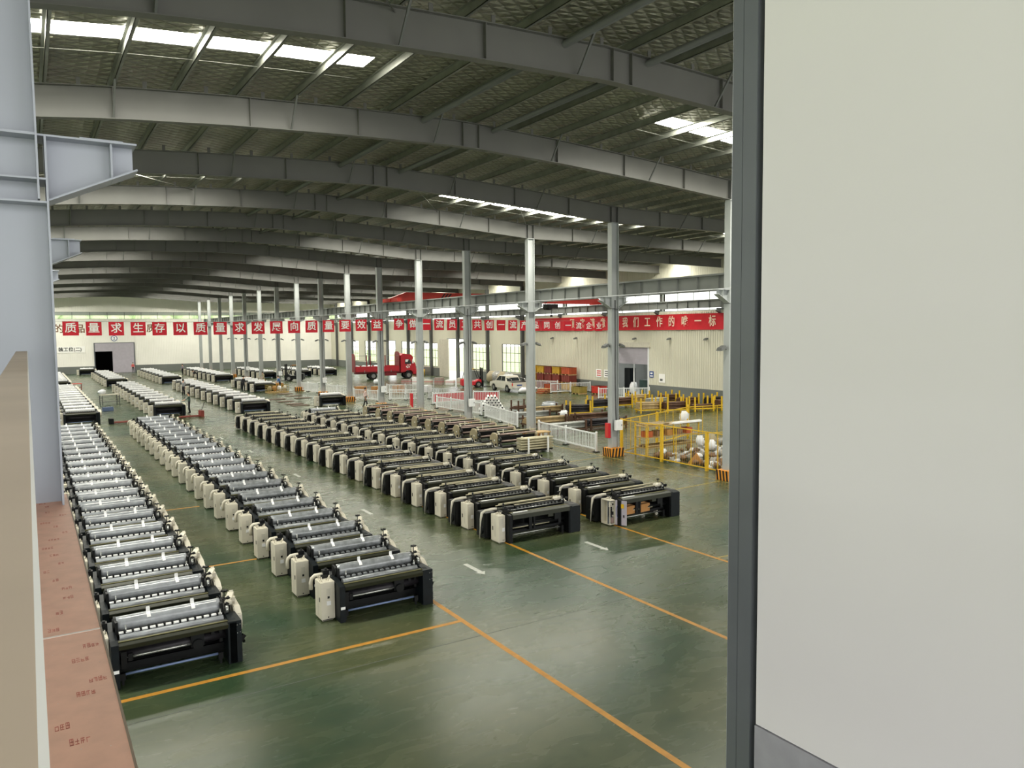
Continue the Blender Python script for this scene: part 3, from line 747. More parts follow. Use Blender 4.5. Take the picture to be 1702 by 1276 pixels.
def open_loom(nm='loom', near=True, door=False):
    r = thing(nm, '', 'loom'); bv = .006 if near else 0
    if not door:
        c = MB().box(0,.0,.03,.24,.46,.85).box(.02,.02,0,.22,.44,.03,1).build('cabinet',['cream','machine_black'],r,.007 if near else 0)
        B(.05,-.008,.5,.15,.0,.76).build('nameplate','cream2',c); B(.13,-.01,.36,.21,0,.47).build('sticker','tag_white',c)
        B(-.008,.33,.36,.0,.37,.48).build('handle','rubber',c)
        if near:
            B(-.004,.18,.18,.0,.24,.74).build('vent','cream2',c)
            m = MB()
            for x in (.15,.19): m.cyl((x,-.006,.09),(x,.0,.09),.012,8)
            m.build('socket','rubber',c)
    else:
        c = MB().box(0,.0,.03,.24,.46,.05).box(0,.44,.03,.24,.46,.85).box(.22,0,.03,.24,.46,.85).box(0,0,.83,.24,.46,.85).box(0,0,0.03,.02,.02,.85).build('cabinet','cream',r)
        e = MB().box(.015,.1,.06,.22,.14,.82).build('mounting_panel','post_steel',c)
        rd = random.Random(4); q = MB(); q2 = MB()
        for i in range(3):
            for k in range(9): (q if rd.random() < .6 else q2).box(.03+i*.06,.05,.3+k*.055,.075+i*.06,.1,.34+k*.055)
        q.build('relay','rubber',c); q2.build('terminal','cream',c); B(.1,.04,.08,.2,.1,.26).build('transformer','rail_rose',c)
        d = MB().prism('z',[(.24,0),(.25,-.012),(.42,-.36),(.41,-.37),(.23,-.01)],.03,.85).build('door','shutter',r)
        u = Vector((.17,-.36,0)).normalized()
        def P(s, z): return (.236+u.x*s-.008, -.01+u.y*s-.006, z)
        ring = [P(.2+.17*math.cos(a), .48+.3*math.sin(a)) for a in [1.57+3.14*k/10 for k in range(11)]]
        MB().tube(ring,.006,5).build('arc_line','sign_blue',d)
        t = MB().prism('z',[(P(.16,0)[0]-.004,P(.16,0)[1]-.003),(P(.3,0)[0]-.004,P(.3,0)[1]-.003),(P(.3,0)[0],P(.3,0)[1])],.6,.74).build('warning_sign','yellow',d)
        B(P(.3,0)[0]-.02,P(.3,0)[1]-.02,.3,P(.3,0)[0]+.005,P(.3,0)[1]+.01,.38).build('lock','rubber',d)
    side = [(-.2,0),(-.2,.86),(.0,.9),(.5,.9),(.9,.84),(1.1,.7),(1.1,0),(.75,0),(.65,.12),(.15,.12),(.05,0)]
    prof(.26,.38,side,'machine_black','side_frame',r,bv)
    prof(2.5,2.64,side,'machine_black','side_frame',r,bv)
    MB().prism('x',[(-.22,0),(-.22,.84),(-.05,.88),(.45,.88),(.45,0)],2.52,2.96).build('end_frame','machine_navy',r,.02 if near else 0)
    MB().prism('x',[(-.22,.73),(-.22,.86),(-.16,.9),(.02,.9),(.06,.8),(.0,.72)],.38,2.54).build('breast_beam','bar_olive',r,bv)
    B(.38,-.03,.898,2.54,.02,.907).build('beam_highlight','bar_highlight',r)  # highlight on the beam top, painted as a lighter strip
    MB().box(.48,-.1,.903,1.0,-.04,.915).build('paper_strip','tag_white',r)
    MB().cyl((.8,.36,.94),(2.5,.36,.94),.085,12).box(.8,.2,.84,2.5,.26,.9).build('roller','machine_black',r)
    MB().cyl((.8,.36,1.03),(2.45,.36,1.03),.015,8).build('roller_bar','rod_cream',r)
    MB().cyl((.38,.62,1.05),(2.72,.62,1.05),.024,8).build('rear_bar','rod_cream',r)
    MB().cyl((.38,.75,.86),(2.6,.75,.86),.06,8).cyl((.38,.95,.78),(2.6,.95,.78),.09,8).build('back_roller','bar_olive',r)
    MB().box(.38,.45,.1,2.5,.52,.8).box(.38,.12,.22,2.5,.24,.3).build('cross_member','machine_black',r)
    MB().cyl((.38,.02,.45),(2.52,.02,.45),.06,10).cyl((.38,.1,.66),(2.52,.1,.66),.05,8).build('cloth_roller','machine_black',r)
    MB().cyl((.4,.05,.19),(2.36,.05,.19),.024,8).build('tube','chrome',r)
    MB().cyl((.45,-.02,.42),(1.85,-.02,.42),.02,8).build('guide_rod','rod_cream',r)
    if near:
        for q in ((1.06,-.08,.3,1.18,.2,.75),(2.02,-.1,.5,2.16,.1,.74)): B(*q).build('drive_unit','machine_black',r)
        for q in ((1.24,-.06,.3,1.3,.2,.75),(2.2,-.05,.35,2.3,.1,.75)): B(*q).build('lever','machine_black',r)
        MB().box(1.8,-.06,.6,2.0,.05,.72).build('gearbox','bar_olive',r)
        for x in (.36, 2.34): B(x,-.03,0,x+.08,.12,.24).build('tube_holder','machine_black',r)
        MB().cyl((.4,.2,.93),(2.5,.2,.93),.012,6).build('guide_rod','chrome',r); MB().cyl((.4,.84,.96),(2.6,.84,.96),.016,6).build('guide_rod','rod_cream',r)
        mm = MB().box(.8,.255,.9,2.45,.275,.95)
        for k in range(12): mm.box(.84+.135*k,.245,.9,.9+.135*k,.285,.975,1)
        mm.build('clip_bar',['machine_black','steel_dark'],r)
        mm = MB(); r9 = random.Random(12)
        for k in range(6): mm.blob((2.6+r9.uniform(0,.22),.3+r9.uniform(0,.5),.92+r9.uniform(0,.08)),.06,0,k,(1,1,1),.35,6,4)
        mm.build('motor','machine_black',r)
        w = MB().tube([(2.56,.3+.13*math.cos(a),.99+.13*math.sin(a)) for a in [2*math.pi*k/16 for k in range(17)]],.022,6,caps=False)
        w.build('wheel','rubber',r); m = MB().cyl((2.54,.3,.99),(2.62,.3,.99),.055,10)
        for a in (0,1.05,2.1): m.bar((2.56,.3+.12*math.cos(a),.99+.12*math.sin(a)),(2.56,.3-.12*math.cos(a),.99-.12*math.sin(a)),.02,.02)
        m.build('wheel_hub','chrome',r)
        m = MB(); rd = random.Random(8)
        for k in range(6): m.blob((2.36+rd.uniform(0,.2),.32+rd.uniform(0,.16),1.06+rd.uniform(-.03,.05)),.055,0,k,(1.2,1,.8),.3,6,4)
        m.box(2.3,.3,1.0,2.5,.4,1.08); m.build('cover_bracket','cream',r)
        MB().cyl((2.7,.62,1.05),(2.7,.62,1.16),.015,6).blob((2.7,.62,1.17),.05,0,2,(1.4,1,.5)).build('handle_knob','machine_black',r)
        MB().box(.3,.05,.86,.46,.26,.98).blob((.36,.2,1.0),.07,0,3,(1,1,1),.3).cyl((.42,.4,.9),(.42,.4,1.12),.03,8).box(.5,.3,.88,.75,.5,1.0).build('signal_unit','machine_black',r)
        m = MB(); rd = random.Random(6)
        for k in range(7):
            x, y = rd.uniform(.03,.22), rd.uniform(.06,.3); m.tube([(x,y,.845),(x+.02,y,.92),(x+.03,y+.06,.86)],.01,5)
        m.box(.02,.05,.846,.23,.4,.856); m.build('cable','cream',r)
    MB().tube([(-.29,.66,.06),(-.28,.64,.44),(-.27,.62,.66),(-.24,.6,.86),(-.14,.58,.93),(.1,.55,.95),(.24,.5,.96)],.055,7,rs=[.012,.013,.03,.045,.04,.048,.036]).build('hose','cream2',r)
    MB().box(-.16,.56,.06,.26,1.1,.84).cyl((-.2,.8,.3),(-.12,.8,.3),.16,10).build('motor_housing','machine_black',r,.02 if near else 0)
    prof(2.62,3.0,[(.5,.36),(.46,.8),(.6,.9),(.95,.9),(1.12,.74),(1.1,.36)],'cream2','gear_cover',r,.05 if near else 0)
    B(2.5,.5,.9,2.92,.62,.925).build('top_cover','cream',r)
    return r

def tan_loom():
    r = thing('loom', '', 'loom')
    prof(0,.16,[(.05,.06),(.05,.74),(.2,.9),(.62,.92),(.86,.7),(.86,.06)],'tan_panel','side_panel',r,.02)
    prof(2.5,2.66,[(.05,.06),(.05,.74),(.2,.9),(.62,.92),(.86,.7),(.86,.06)],'tan_panel','side_panel',r,.02)
    B(-.01,.3,.5,0,.38,.58).build('sticker','tag_white',r)
    m = MB()
    for (y, z, q) in ((-.12,.3,.17),(-.1,.62,.13)): m.cyl((.02,y,z),(.12,y,z),q,14)
    m.build('wheel','rubber',r)
    m = MB()
    for (y, z) in ((-.12,.3),(-.1,.62)): m.cyl((.0,y,z),(.03,y,z),.07,12)
    m.build('wheel_hub','chrome',r)
    MB().box(.03,-.22,0,.13,.06,.12).bar((.08,-.1,.7),(.08,.1,.86),.06,.06).build('bearing_block','machine_black',r)
    MB().blob((.1,.02,.9),.06,0,1).blob((.2,.3,.97),.05,0,2).build('bracket','cream',r)
    MB().cyl((.16,.1,.86),(2.5,.1,.86),.05,10).build('roller','rail_rose',r)
    MB().cyl((.16,.34,.98),(2.62,.34,.98),.028,8).build('rear_bar','rod_cream',r)
    MB().cyl((.16,.6,.88),(2.5,.6,.88),.045,8).build('roller','bar_olive',r)
    MB().box(.16,.16,.5,2.5,.22,.74).box(.16,.5,.3,2.5,.56,.6).build('cross_member','machine_black',r); MB().cyl((.16,-.02,.5),(2.5,-.02,.5),.05,8).build('roller','rail_rose',r)
    m = MB()
    for x in (.55, 2.3): m.box(x-.02,.3,.9,x+.02,.34,1.12)
    m.build('upright','cream',r)
    MB().box(.2,.05,.1,2.5,.7,.16).build('base_rail','machine_black',r)
    return r

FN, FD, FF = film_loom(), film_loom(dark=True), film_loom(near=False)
ON = open_loom()
TN = tan_loom()
used = set()
def place(src, x, y, label, group, rz=0.):
    o = src if src.name not in used else copy_tree(src)
    used.add(src.name)
    o.location = (x, y, 0); o.rotation_euler = (0, 0, rz); o['label'] = label; o['group'] = group
    return o
for k in range(20):
    place(FN, .70, 15.68+1.908*k, 'film-wrapped loom, %s from near end of the row under the ledge' % ORD[k], 'first loom row')
for k in range(21):
    place(FD if k < 8 else FN, 5.30, 16.5+1.88*k, 'film-wrapped loom, %s from near end of the second row' % ORD[k], 'second loom row')
for k in range(18):
    place(ON, 11.88, 19.7+1.947*k, 'dark open loom with cream cabinet, %s from near end of the third row' % ORD[k], 'third loom row')
door_loom = open_loom(door=True); door_loom.location = (16.0, 19.42, 0)
tag(door_loom, 'dark loom with its cabinet door open and cardboard boxes inside', 'loom', 'fourth loom row')
for k in range(1, 18):
    y = 19.42+1.955*k
    if k == 17: place(FN, 16.1, y, 'loom with a white-wrapped roll at the far end of the fourth row', 'fourth loom row')
    else: place(ON, 16.08, y, 'dark open loom, %s from near end of the fourth row' % ORD[k], 'fourth loom row')
for k, y in enumerate((35.15, 37.4, 39.5, 41.4, 43.3, 45.3, 47.4, 49.4, 51.5, 54.0)):
    place(TN, 21.2, y, 'tan-sided loom, %s from near end of the row beside the white fences' % ORD[k], 'tan loom row')
def block(x, y0, dy, n, what, where, src=FF):
    for k in range(n):
        place(src, x, y0+dy*k, '%s, %s from near end of the %s' % (what, ORD[k], where), where)
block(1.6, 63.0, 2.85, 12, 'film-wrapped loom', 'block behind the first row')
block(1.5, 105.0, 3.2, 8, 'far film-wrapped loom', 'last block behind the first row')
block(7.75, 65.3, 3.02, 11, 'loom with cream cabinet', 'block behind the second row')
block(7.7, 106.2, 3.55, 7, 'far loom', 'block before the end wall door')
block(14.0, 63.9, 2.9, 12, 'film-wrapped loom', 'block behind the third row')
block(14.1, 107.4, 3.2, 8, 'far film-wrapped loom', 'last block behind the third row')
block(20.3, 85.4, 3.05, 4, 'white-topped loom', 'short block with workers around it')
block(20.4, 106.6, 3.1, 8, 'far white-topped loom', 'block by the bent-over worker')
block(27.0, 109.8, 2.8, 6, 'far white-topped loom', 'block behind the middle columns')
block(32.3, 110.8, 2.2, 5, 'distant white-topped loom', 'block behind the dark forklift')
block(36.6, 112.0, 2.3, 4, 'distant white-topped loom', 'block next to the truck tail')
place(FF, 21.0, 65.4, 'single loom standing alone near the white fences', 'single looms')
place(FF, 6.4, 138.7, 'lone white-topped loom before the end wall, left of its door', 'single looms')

# ---------------------------------------------------------------- cardboard boxes in the open loom
for k, (x, la) in enumerate(((.62, 'brown cardboard box inside the open loom, beside its cabinet'), (1.28, 'brown cardboard box inside the open loom, towards its middle'))):
    r = thing('cardboard_box', la, 'box', (16.0+x, 19.42+.02, .302), .12, 'boxes in the open loom')
    B(0,-.1,0,.44,.2,.26).build('body', 'cardboard', r); MB().box(0,-.1,.26,.44,.05,.27).box(.0,.055,.26,.44,.2,.27).build('flap', 'cardboard', r)

# ---------------------------------------------------------------- hanging banners
def flag(ch, x, z, y, la, grp, rd):
    r = thing('square_flag', la, 'banner', (x, y, z), rd.uniform(-.08, .08), grp)
    s = .48; n = 6; rows = []
    for i in range(n+1):
        rows.append([(-s+2*s*j/n, .03*math.sin(j*1.3+i*.7+x), -s+2*s*i/n) for j in range(n+1)])
    m = MB(); vs = [v for q in rows for v in q]
    fs = [(i*(n+1)+j, i*(n+1)+j+1, (i+1)*(n+1)+j+1, (i+1)*(n+1)+j) for i in range(n) for j in range(n)]
    m.add(vs, fs, 0, True).add([(a, b+.008, c) for a, b, c in vs], fs, 0, True)
    m.build('cloth', 'red_cloth', r)
    t = text_obj(ch, .72, 'letter_white', 'lettering', r, .006, .012); t.location = (0, -.045, 0)
    return r
rd = random.Random(21)
YB = 60.42
def z1(u): return 6.96+.1*(u-.5)-.12*math.sin(math.pi*max(0, min(1, u)))
def z2(u): return 7.08-.3*u
for k, ch in enumerate('以质量求生存以质量求发展向质量要效益'):
    flag(ch, 1.16+1.39*k, z1(k/16), YB, 'red square flag lettered %s, %s along the string over the first rows' % (ch, ORD[k]), 'flags over the loom rows', rd)
for k, ch in enumerate('争做一流员工共创一流产品同创一流企业'):
    flag(ch, 26.78+1.27*k, z2(k/17), YB, 'red square flag lettered %s, %s along the string past the middle columns' % (ch, ORD[k]), 'flags past the middle columns', rd)
for xs, zf, la in (([.35]+[1.16+1.39*k for k in range(17)]+[24.95], lambda x: z1((x-1.16)/22.24), 'thin wire carrying the flags over the first rows'), ([25.45]+[26.78+1.27*k for k in range(18)]+[49.3], lambda x: z2((x-26.78)/21.6), 'thin wire carrying the flags past the middle columns')):
    m = MB().tube([(x, YB, zf(x)+.478) for x in xs], .012, 5)
    tag(m.build('wire', 'rod_grey'), la, 'wire')
r = thing('wall_banner', 'long red cloth banner with pale characters high on the long wall', 'banner', (XW-.16, 0, 0))
m = MB()
ys = [42.5+31.5*k/40 for k in range(41)]
m.sheet([(.03*math.sin(y*1.1), y, 6.36) for y in ys], [(.03*math.sin(y*.9), y, 7.76) for y in ys])
m.sheet([(.012+.03*math.sin(y*1.1), y, 6.36) for y in ys], [(.012+.03*math.sin(y*.9), y, 7.76) for y in ys])
m.build('cloth', 'red_paint', r)
M['letter_cream'] = mat('letter_cream', (244, 220, 196), .7, 0, .01)
for ch, y in zip('顾客满意是我们工作的唯一标准', (66.2, 64.4, 62.7, 61.0, 59.3, 57.57, 56.0, 54.4, 52.78, 51.2, 49.56, 47.97, 46.31, 44.6)):
    t = text_obj(ch, 1.02, 'letter_cream', 'lettering', r, .01, .012, .82); t.rotation_euler = (math.pi/2, 0, -math.pi/2); t.location = (-.07, y, 7.05)
# far end wall writing
r = thing('station_sign', 'white board with black characters on the end wall beside the big column', 'sign', (5.9, YE-.06, 4.0))
B(-2.6,0,-.52,2.1,.04,.52).build('board', 'letter_white', r)
t = text_obj('装工位(二)', .72, 'letter_black', 'lettering', r); t.location = (-.05, -.012, 0)
r = thing('number_sign', 'round blue-rimmed number sign above the end wall door', 'sign', (12.3, YE-.06, 5.75))
MB().cyl((0,0,0),(0,.04,0),.48,24).build('rim', 'sign_blue', r); MB().cyl((0,-.01,0),(0,.02,0),.38,24).build('disc', 'letter_white', r)
t = text_obj('2', .62, 'sign_blue', 'lettering', r); t.location = (0, -.018, 0)
for ch, x in (('的', 4.4), ('品', 7.4), ('质', 18.0), ('的', 23.1), ('美', 31.8)):
    t = text_obj(ch, 1.5, 'letter_brown', 'wall_lettering', None); t.location = (x, YE-.012, 7.3)
    tag(t, 'brown painted character %s on the end wall, %s' % (ch, {4.4: 'beside the big column', 7.4: 'behind the second flag', 18.0: 'past its door', 23.1: 'behind the middle of the flag string', 31.8: 'beyond the middle columns'}[x]), 'lettering')
for nm, y, z, w, h, la in (('notice', 54.0, 2.2, .55, .6, 'small blue notice on the wall beside the shutter opening'),):
    r = thing(nm, la, 'notice', (XW-.06, y, z)); B(0,-w/2,-h/2,.02,w/2,h/2).build('panel', 'sign_blue', r)
    B(-.005,-.15,.02,.0,.15,.18).build('emblem', 'letter_white', r); B(-.005,-.2,-.2,.0,.2,-.1).build('caption', 'letter_white', r)
r = thing('notice', 'white paper notice low on the wall past the blue notice', 'notice', (XW-.06, 52.6, 1.9)); B(0,-.4,-.4,.02,.4,.4).build('panel', 'letter_white', r); B(-.004,-.1,-.25,0,.25,-.05).build('caption', 'steel_dark', r)
for y, la in ((61.9, 'red-lettered safety notice on the wall behind the white fence'), (60.6, 'faint notice frame on the wall next to the red notice')):
    r = thing('notice', la, 'notice', (XW-.06, y, 2.0)); B(0,-.45,-.4,.02,.45,.4).build('panel', 'letter_white', r)
    for k in range(3): B(-.004,-.36,-.28+.22*k,0,.3,-.18+.22*k).build('caption', 'crate_red' if y > 61 else 'steel_dark', r)

# ---------------------------------------------------------------- column fittings
def flood():
    r = thing('flood_light', '', 'lamp')
    MB().box(-.02,-.02,-.02,.02,.02,.1).box(-.2,-.02,.06,.02,.02,.1).build('arm', 'steel_dark', r)
    h = MB().add([(-.42,-.16,-.06),(-.42,.16,-.06),(-.1,.16,.06),(-.1,-.16,.06),(-.4,-.12,.06),(-.4,.12,.06),(-.14,.12,.16),(-.14,-.12,.16)],
                 [(0,3,2,1),(4,5,6,7),(0,1,5,4),(1,2,6,5),(2,3,7,6),(3,0,4,7)]); hh = h.build('housing', 'steel_dark', r)
    MB().add([(-.41,-.15,-.063),(-.41,.15,-.063),(-.11,.15,.05),(-.11,-.15,.05),(-.41,-.15,-.068),(-.41,.15,-.068),(-.11,.15,.045),(-.11,-.15,.045)],[(0,1,2,3),(4,7,6,5)]).build('lens', 'alu', r)
    return r
fp = flood(); first = True
for i, y in enumerate(YC[2:15]):
    for sx in (-1, 1):
        o = fp if first else copy_tree(fp); first = False
        o.location = (XC+sx*.252, y, 5.6); o.rotation_euler = (0, 0, 0 if sx < 0 else math.pi)
        o['label'] = 'small flood light on the %s side of the %s column of the middle row' % ('loom' if sx < 0 else 'window', ORD[i+1]); o['group'] = 'column flood lights'
for i, y in enumerate((47.0, 51.5, 56.2, 65.6, 69.9)):
    o = copy_tree(fp, 'small flood light high on the long wall, %s from the near end' % ORD[i], (XW-.01, y, 5.5), 0, 'wall flood lights')
for i in (3, 5, 7, 9, 11, 13):
    y = YC[i]
    r = thing('electric_box', 'white electric box on the %s column of the middle row' % ORD[i-1], 'electric box', (XC+.06, y-.17, 1.35), 0, 'electric boxes')
    B(-.16,-.2,0,.26,0,.52).build('body', 'tag_white', r, .01); B(-.12,-.206,.04,.22,-.2,.48).build('door', 'fence_white', r); B(.16,-.22,.22,.2,-.206,.3).build('latch', 'rubber', r)
    MB().tube([(-.1,-.1,.52),(-.1,-.06,1.2),(-.12,-.04,3),(-.1,-.03,4.2),(-.12,-.04,6.6)], .025, 6).build('cable', 'rubber', r)
for y, z0, z1_, la in ((30.38, .95, 1.7, 'red fire box on the column beside the yellow cage'), (53.5, .2, 1.75, 'tall red fire post on the column by the tan looms')):
    r = thing('fire_box', la, 'fire box', (XC-.3 if z0 > .5 else XC-.58, y, z0)); B(-.07,-.15,0,.07,.15,z1_-z0).build('body', 'red_paint', r, .01); B(-.076,-.12,.05,-.07,.12,z1_-z0-.05).build('door', 'crate_red', r)
    if z0 < .5: MB().box(-.1,-.1,-z0,.1,.1,0).build('stand', 'red_paint', r)

# overhead travelling crane
r = thing('bridge_crane', 'red overhead travelling crane spanning the window bay', 'crane', (0, 60.0, 0))
m = MB().prism('y', [(25.7,8.95),(27.3,8.95),(47,8.95),(48.5,8.95),(48.5,9.2),(47,9.75),(27.2,9.75),(25.7,9.2)], -.25, .25); m.build('girder', 'crane_red', r)
for x in (25.95, 48.3): MB().box(x-.18,-1.6,8.92,x+.18,1.6,9.22).build('end_carriage', 'crane_red', r)
for k in range(2):
    d = MB()
    for j in range(3): d.add([(30.2+k*10.6+j*.3,-.256,9.0),(30.35+k*10.6+j*.3,-.256,9.0),(30.95+k*10.6+j*.3,-.256,9.7),(30.8+k*10.6+j*.3,-.256,9.7)],[(0,1,2,3)])
    d.build('hazard_mark', 'rubber', r)
h = MB().box(41.6,-.4,8.5,42.8,.4,8.9).cyl((41.9,-.45,8.55),(41.9,.45,8.55),.22,12).build('hoist', 'machine_black', r)
MB().cyl((42.3,0,7.9),(42.3,0,8.5),.02,6).box(42.2,-.06,7.7,42.4,.06,7.9).build('hook', 'machine_black', h)

# ---------------------------------------------------------------- white picket fences
def fence(p, q, la, posts=2, infill=None, col='fence_white', h=1.0):
    p, q = Vector(p+(0,)), Vector(q+(0,)); L = (q-p).length
    r = thing('picket_fence', la, 'fence', p, math.atan2((q-p).y, (q-p).x), 'white picket fences')
    for k in range(posts):
        x = L*k/(posts-1); o = MB().box(x-.045,-.045,.03,x+.045,.045,h+.06).prism('y',[(x-.055,h+.06),(x+.055,h+.06),(x,h+.11)],-.05,.05).build('post', col, r)
        B(x-.14,-.14,0,x+.14,.14,.05).build('foot', 'rubber', o)
    for z in (.14, h-.06): B(0,-.03,z,L,.03,z+.07).build('rail', col, r)
    m = MB(); n = max(3, int(L/.15))
    for k in range(1, n):
        x = L*k/n; m.box(x-.022,-.012,.15,x+.022,.012,h-.02)
    m.build('pickets', col, r)
    if infill: B(.06,.035,.2,L-.06,.05,h-.1).build('backing_board', infill, r)
    return r
fence((25.75,37.9),(25.2,31.7),'white picket fence beside the middle column, near the yellow cage',3)
fence((28.6,49.2),(27.3,42.7),'white picket fence before the steel bars, behind the tan looms',3)
fence((30.1,60.9),(33.5,60.9),'white fence lined with red boards, beside the grey fence',2,'red_paint')
fence((34.0,60.5),(35.9,59.2),'white fence lined with red boards, beyond the middle column',2,'red_paint')
fence((28.8,57.6),(29.1,50.6),'long white picket fence running in front of the red-lined one',4)
fence((32.2,66.0),(34.4,64.3),'bluish grey picket fence standing behind the red-lined fence',2,None,'alu')
fence((31.2,73.8),(34.2,71.3),'white picket fence by the truck, before the wrapped goods',3)
fence((28.7,67.2),(31.2,65.4),'white picket fence beside the tall red fire post',3)
fence((26.3,70.2),(27.4,66.9),'white picket fence behind the person in pink',2)
fence((26.0,78.2),(27.4,73.8),'white picket fence next to the column with the hazard base, before the truck tail',3)
fence((25.3,84.6),(26.0,80.2),'white picket fence farthest along the middle columns',3)
fence((45.9,69.9),(47.8,66.7),'white picket fence in front of the stacked crates',2)
fence((45.0,64.0),(49.2,62.9),'white picket fence behind the olive and red floor crates',3)
fence((44.8,56.0),(48.9,53.6),'white picket fence across the shutter opening',3)

# ---------------------------------------------------------------- yellow cage and its contents
r = thing('wire_cage', 'yellow wire mesh cage fence between two middle columns', 'cage', (26.0, 0, 0))
def cage_run(pts, nm):
    for (a, b) in zip(pts, pts[1:]):
        a, b = Vector(a+(0,)), Vector(b+(0,)); m = MB(); L = (b-a).length; d = (b-a)/L
        for z in (.12, 1.78): m.bar(a+Vector((0,0,z)), b+Vector((0,0,z)), .045)
        n = max(2, int(L/.85))
        for k in range(n+1): m.bar(a+d*(L*k/n)+Vector((0,0,.12)), a+d*(L*k/n)+Vector((0,0,1.78)), .03)
        q = int(L/.14)
        for k in range(1, q): m.bar(a+d*(L*k/q)+Vector((0,0,.14)), a+d*(L*k/q)+Vector((0,0,1.76)), .005)
        m.build(nm, 'yellow', r)
cage_run([(0,30.55),(0,27.6),(-.05,24.6),(-.05,23.3)], 'mesh_panel'); cage_run([(0,30.6),(3.6,31.8),(7.4,33.2)], 'mesh_panel'); cage_run([(7.4,33.2),(10.5,32.6)], 'mesh_panel')
for (x, y, h) in ((0,30.6,1.85),(0,27.6,1.85),(-.05,24.6,1.8),(-.05,23.3,1.8),(3.6,31.8,1.85),(7.4,33.2,1.9),(10.5,32.6,1.85)):
    B(x-.06,y-.06,0,x+.06,y+.06,h).build('post', 'yellow', r)
r = thing('shelf_rack', 'yellow and tan shelf rack inside the cage', 'shelf', (26.35, 29.1, 0))
for x in (0, 1.9, 3.7):
    for y in (0, .8): B(x-.025,y-.025,0,x+.025,y+.025,1.62).build('upright', 'yellow', r)
for z in (.4, .92, 1.5): B(-.03,-.03,z,3.73,.83,z+.04).build('shelf', 'rod_tan', r)
for k in range(4):
    tag(MB().cyl((26.5,29.2+.2*k,1.59),(28.0,29.2+.2*k,1.59),.05,8).build('tube', 'rod_tan'), 'tan tube lying on the top shelf in the cage', 'tube', 'tubes on the cage shelf')
for k in range(5):
    tag(MB().cyl((26.45,29.2+.14*k,.49),(29.9,29.2+.14*k,.49),.045,8).build('tube', ['rod_tan','rod_brown'][k % 2]), 'long tube on the lowest cage shelf', 'tube', 'tubes on the lowest cage shelf')
for k in range(5):
    tag(B(26.5+.7*k,29.2,.96,26.9+.7*k,29.65,1.25).build('carton', ['crate_orange','scrap_brown','cardboard','scrap_brown','crate_orange'][k]), 'small %s carton on the middle cage shelf, %s from the fire box end' % (['orange','brown','cardboard','dark brown','reddish'][k], ORD[k]), 'carton', 'cartons on the cage shelf')
o = B(28.2,29.0,1.545,30.2,29.2,1.63).build('plank', 'tag_white'); tag(o, 'white plank lying along the top cage shelf', 'plank')
m = MB(); rd = random.Random(9)
for k in range(150):
    q = rd.random(); m.blob((26.4+4.4*q, rd.uniform(23.7,28.5), rd.uniform(.05,.3+.35*q)), rd.uniform(.1,.24), rd.choice((0,0,0,1,1,2)), k, (1,1,.8), .5, 7, 5)
o = m.build('scrap_heap', ['scrap','scrap_brown','plastic_bag']); tag(o, 'heap of crumpled scrap and packing piled inside the yellow cage', 'scrap', None, 'stuff')
for k, (x, y, z, s) in enumerate(((28.2,27.2,.85,.22),(28.8,27.0,.9,.26),(28.2,26.4,.78,.2),(29.6,26.3,.82,.22),(30.3,27.3,.85,.24),(29.2,25.3,.76,.2))):
    tag(MB().blob((x,y,z), s, 0, k+40, (1,1,1.35), .3).build('sack', 'plastic_bag' if k % 2 == 0 else 'tan_panel'), '%s sack on the scrap heap, %s from the shelf' % ('white' if k % 2 == 0 else 'beige', ORD[k]), 'sack', 'sacks on the scrap heap')
o = MB().add([(26.3,26.2,.05),(26.9,25.7,.05),(26.7,26.0,.55),(26.4,26.25,.05),(27.0,25.75,.05),(26.8,26.05,.55)],[(0,1,2),(3,5,4),(0,3,4,1),(1,4,5,2),(2,5,3,0)]).build('carton', 'cardboard'); tag(o, 'torn cardboard flap leaning at the foot of the scrap heap', 'carton')
o = MB().blob((33.2,33.3,1.15), .3, 0, 77, (1,1,1.35), .2).build('sack', 'plastic_bag'); tag(o, 'pale bag hanging at the far corner of the cage', 'sack')

# ---------------------------------------------------------------- stillages with steel bars
def stillage(x, y, rz, la, rod, n, L=1.9, h=1.15, post='yellow', rr=.075, posts=True, grp='yellow stillages'):
    r = thing('stillage', la, 'rack', (x, y, 0), rz, grp)
    MB().box(-L/2,-.5,.2,L/2,-.42,.28).box(-L/2,.42,.2,L/2,.5,.28).box(-L/2,-.42,.2,-L/2+.08,.42,.28).box(L/2-.08,-.42,.2,L/2,.42,.28).box(-.04,-.42,.2,.04,.42,.28).build('base_frame', post, r)
    for sx in (-1, 1):
        for sy in (-1, 1):
            B(sx*(L/2-.15)-.05, sy*.46-.05, 0, sx*(L/2-.15)+.05, sy*.46+.05, h if posts else .4).build('post', post, r)
    m = None; k = 0; row = 0; cs, sn = math.cos(rz), math.sin(rz)
    nm = {'rod_tan': 'tan', 'rod_brown': 'brown', 'rod_black': 'black', 'rod_grey': 'grey', 'tag_white': 'white'}[rod]
    while k < n:
        cnt = int(.8/(2*rr))-(row % 2)
        for j in range(cnt):
            if k >= n: break
            yy = -.4+rr+(row % 2)*rr+j*2*rr; z = .28+rr+row*rr*1.75
            if m is None:
                m = MB().cyl((-L/2*.97,0,0),(L/2*.97,0,0),rr,7).build('steel_bar', rod); o = m
            else: o = m.copy(); COL.objects.link(o)
            o.location = (x-sn*yy, y+cs*yy, z); o.rotation_euler = (0, 0, rz)
            tag(o, '%s bar in the stack on the %s' % (nm, la[:1].lower()+la[1:]), 'bar', 'bars on the '+la)
            k += 1
        row += 1
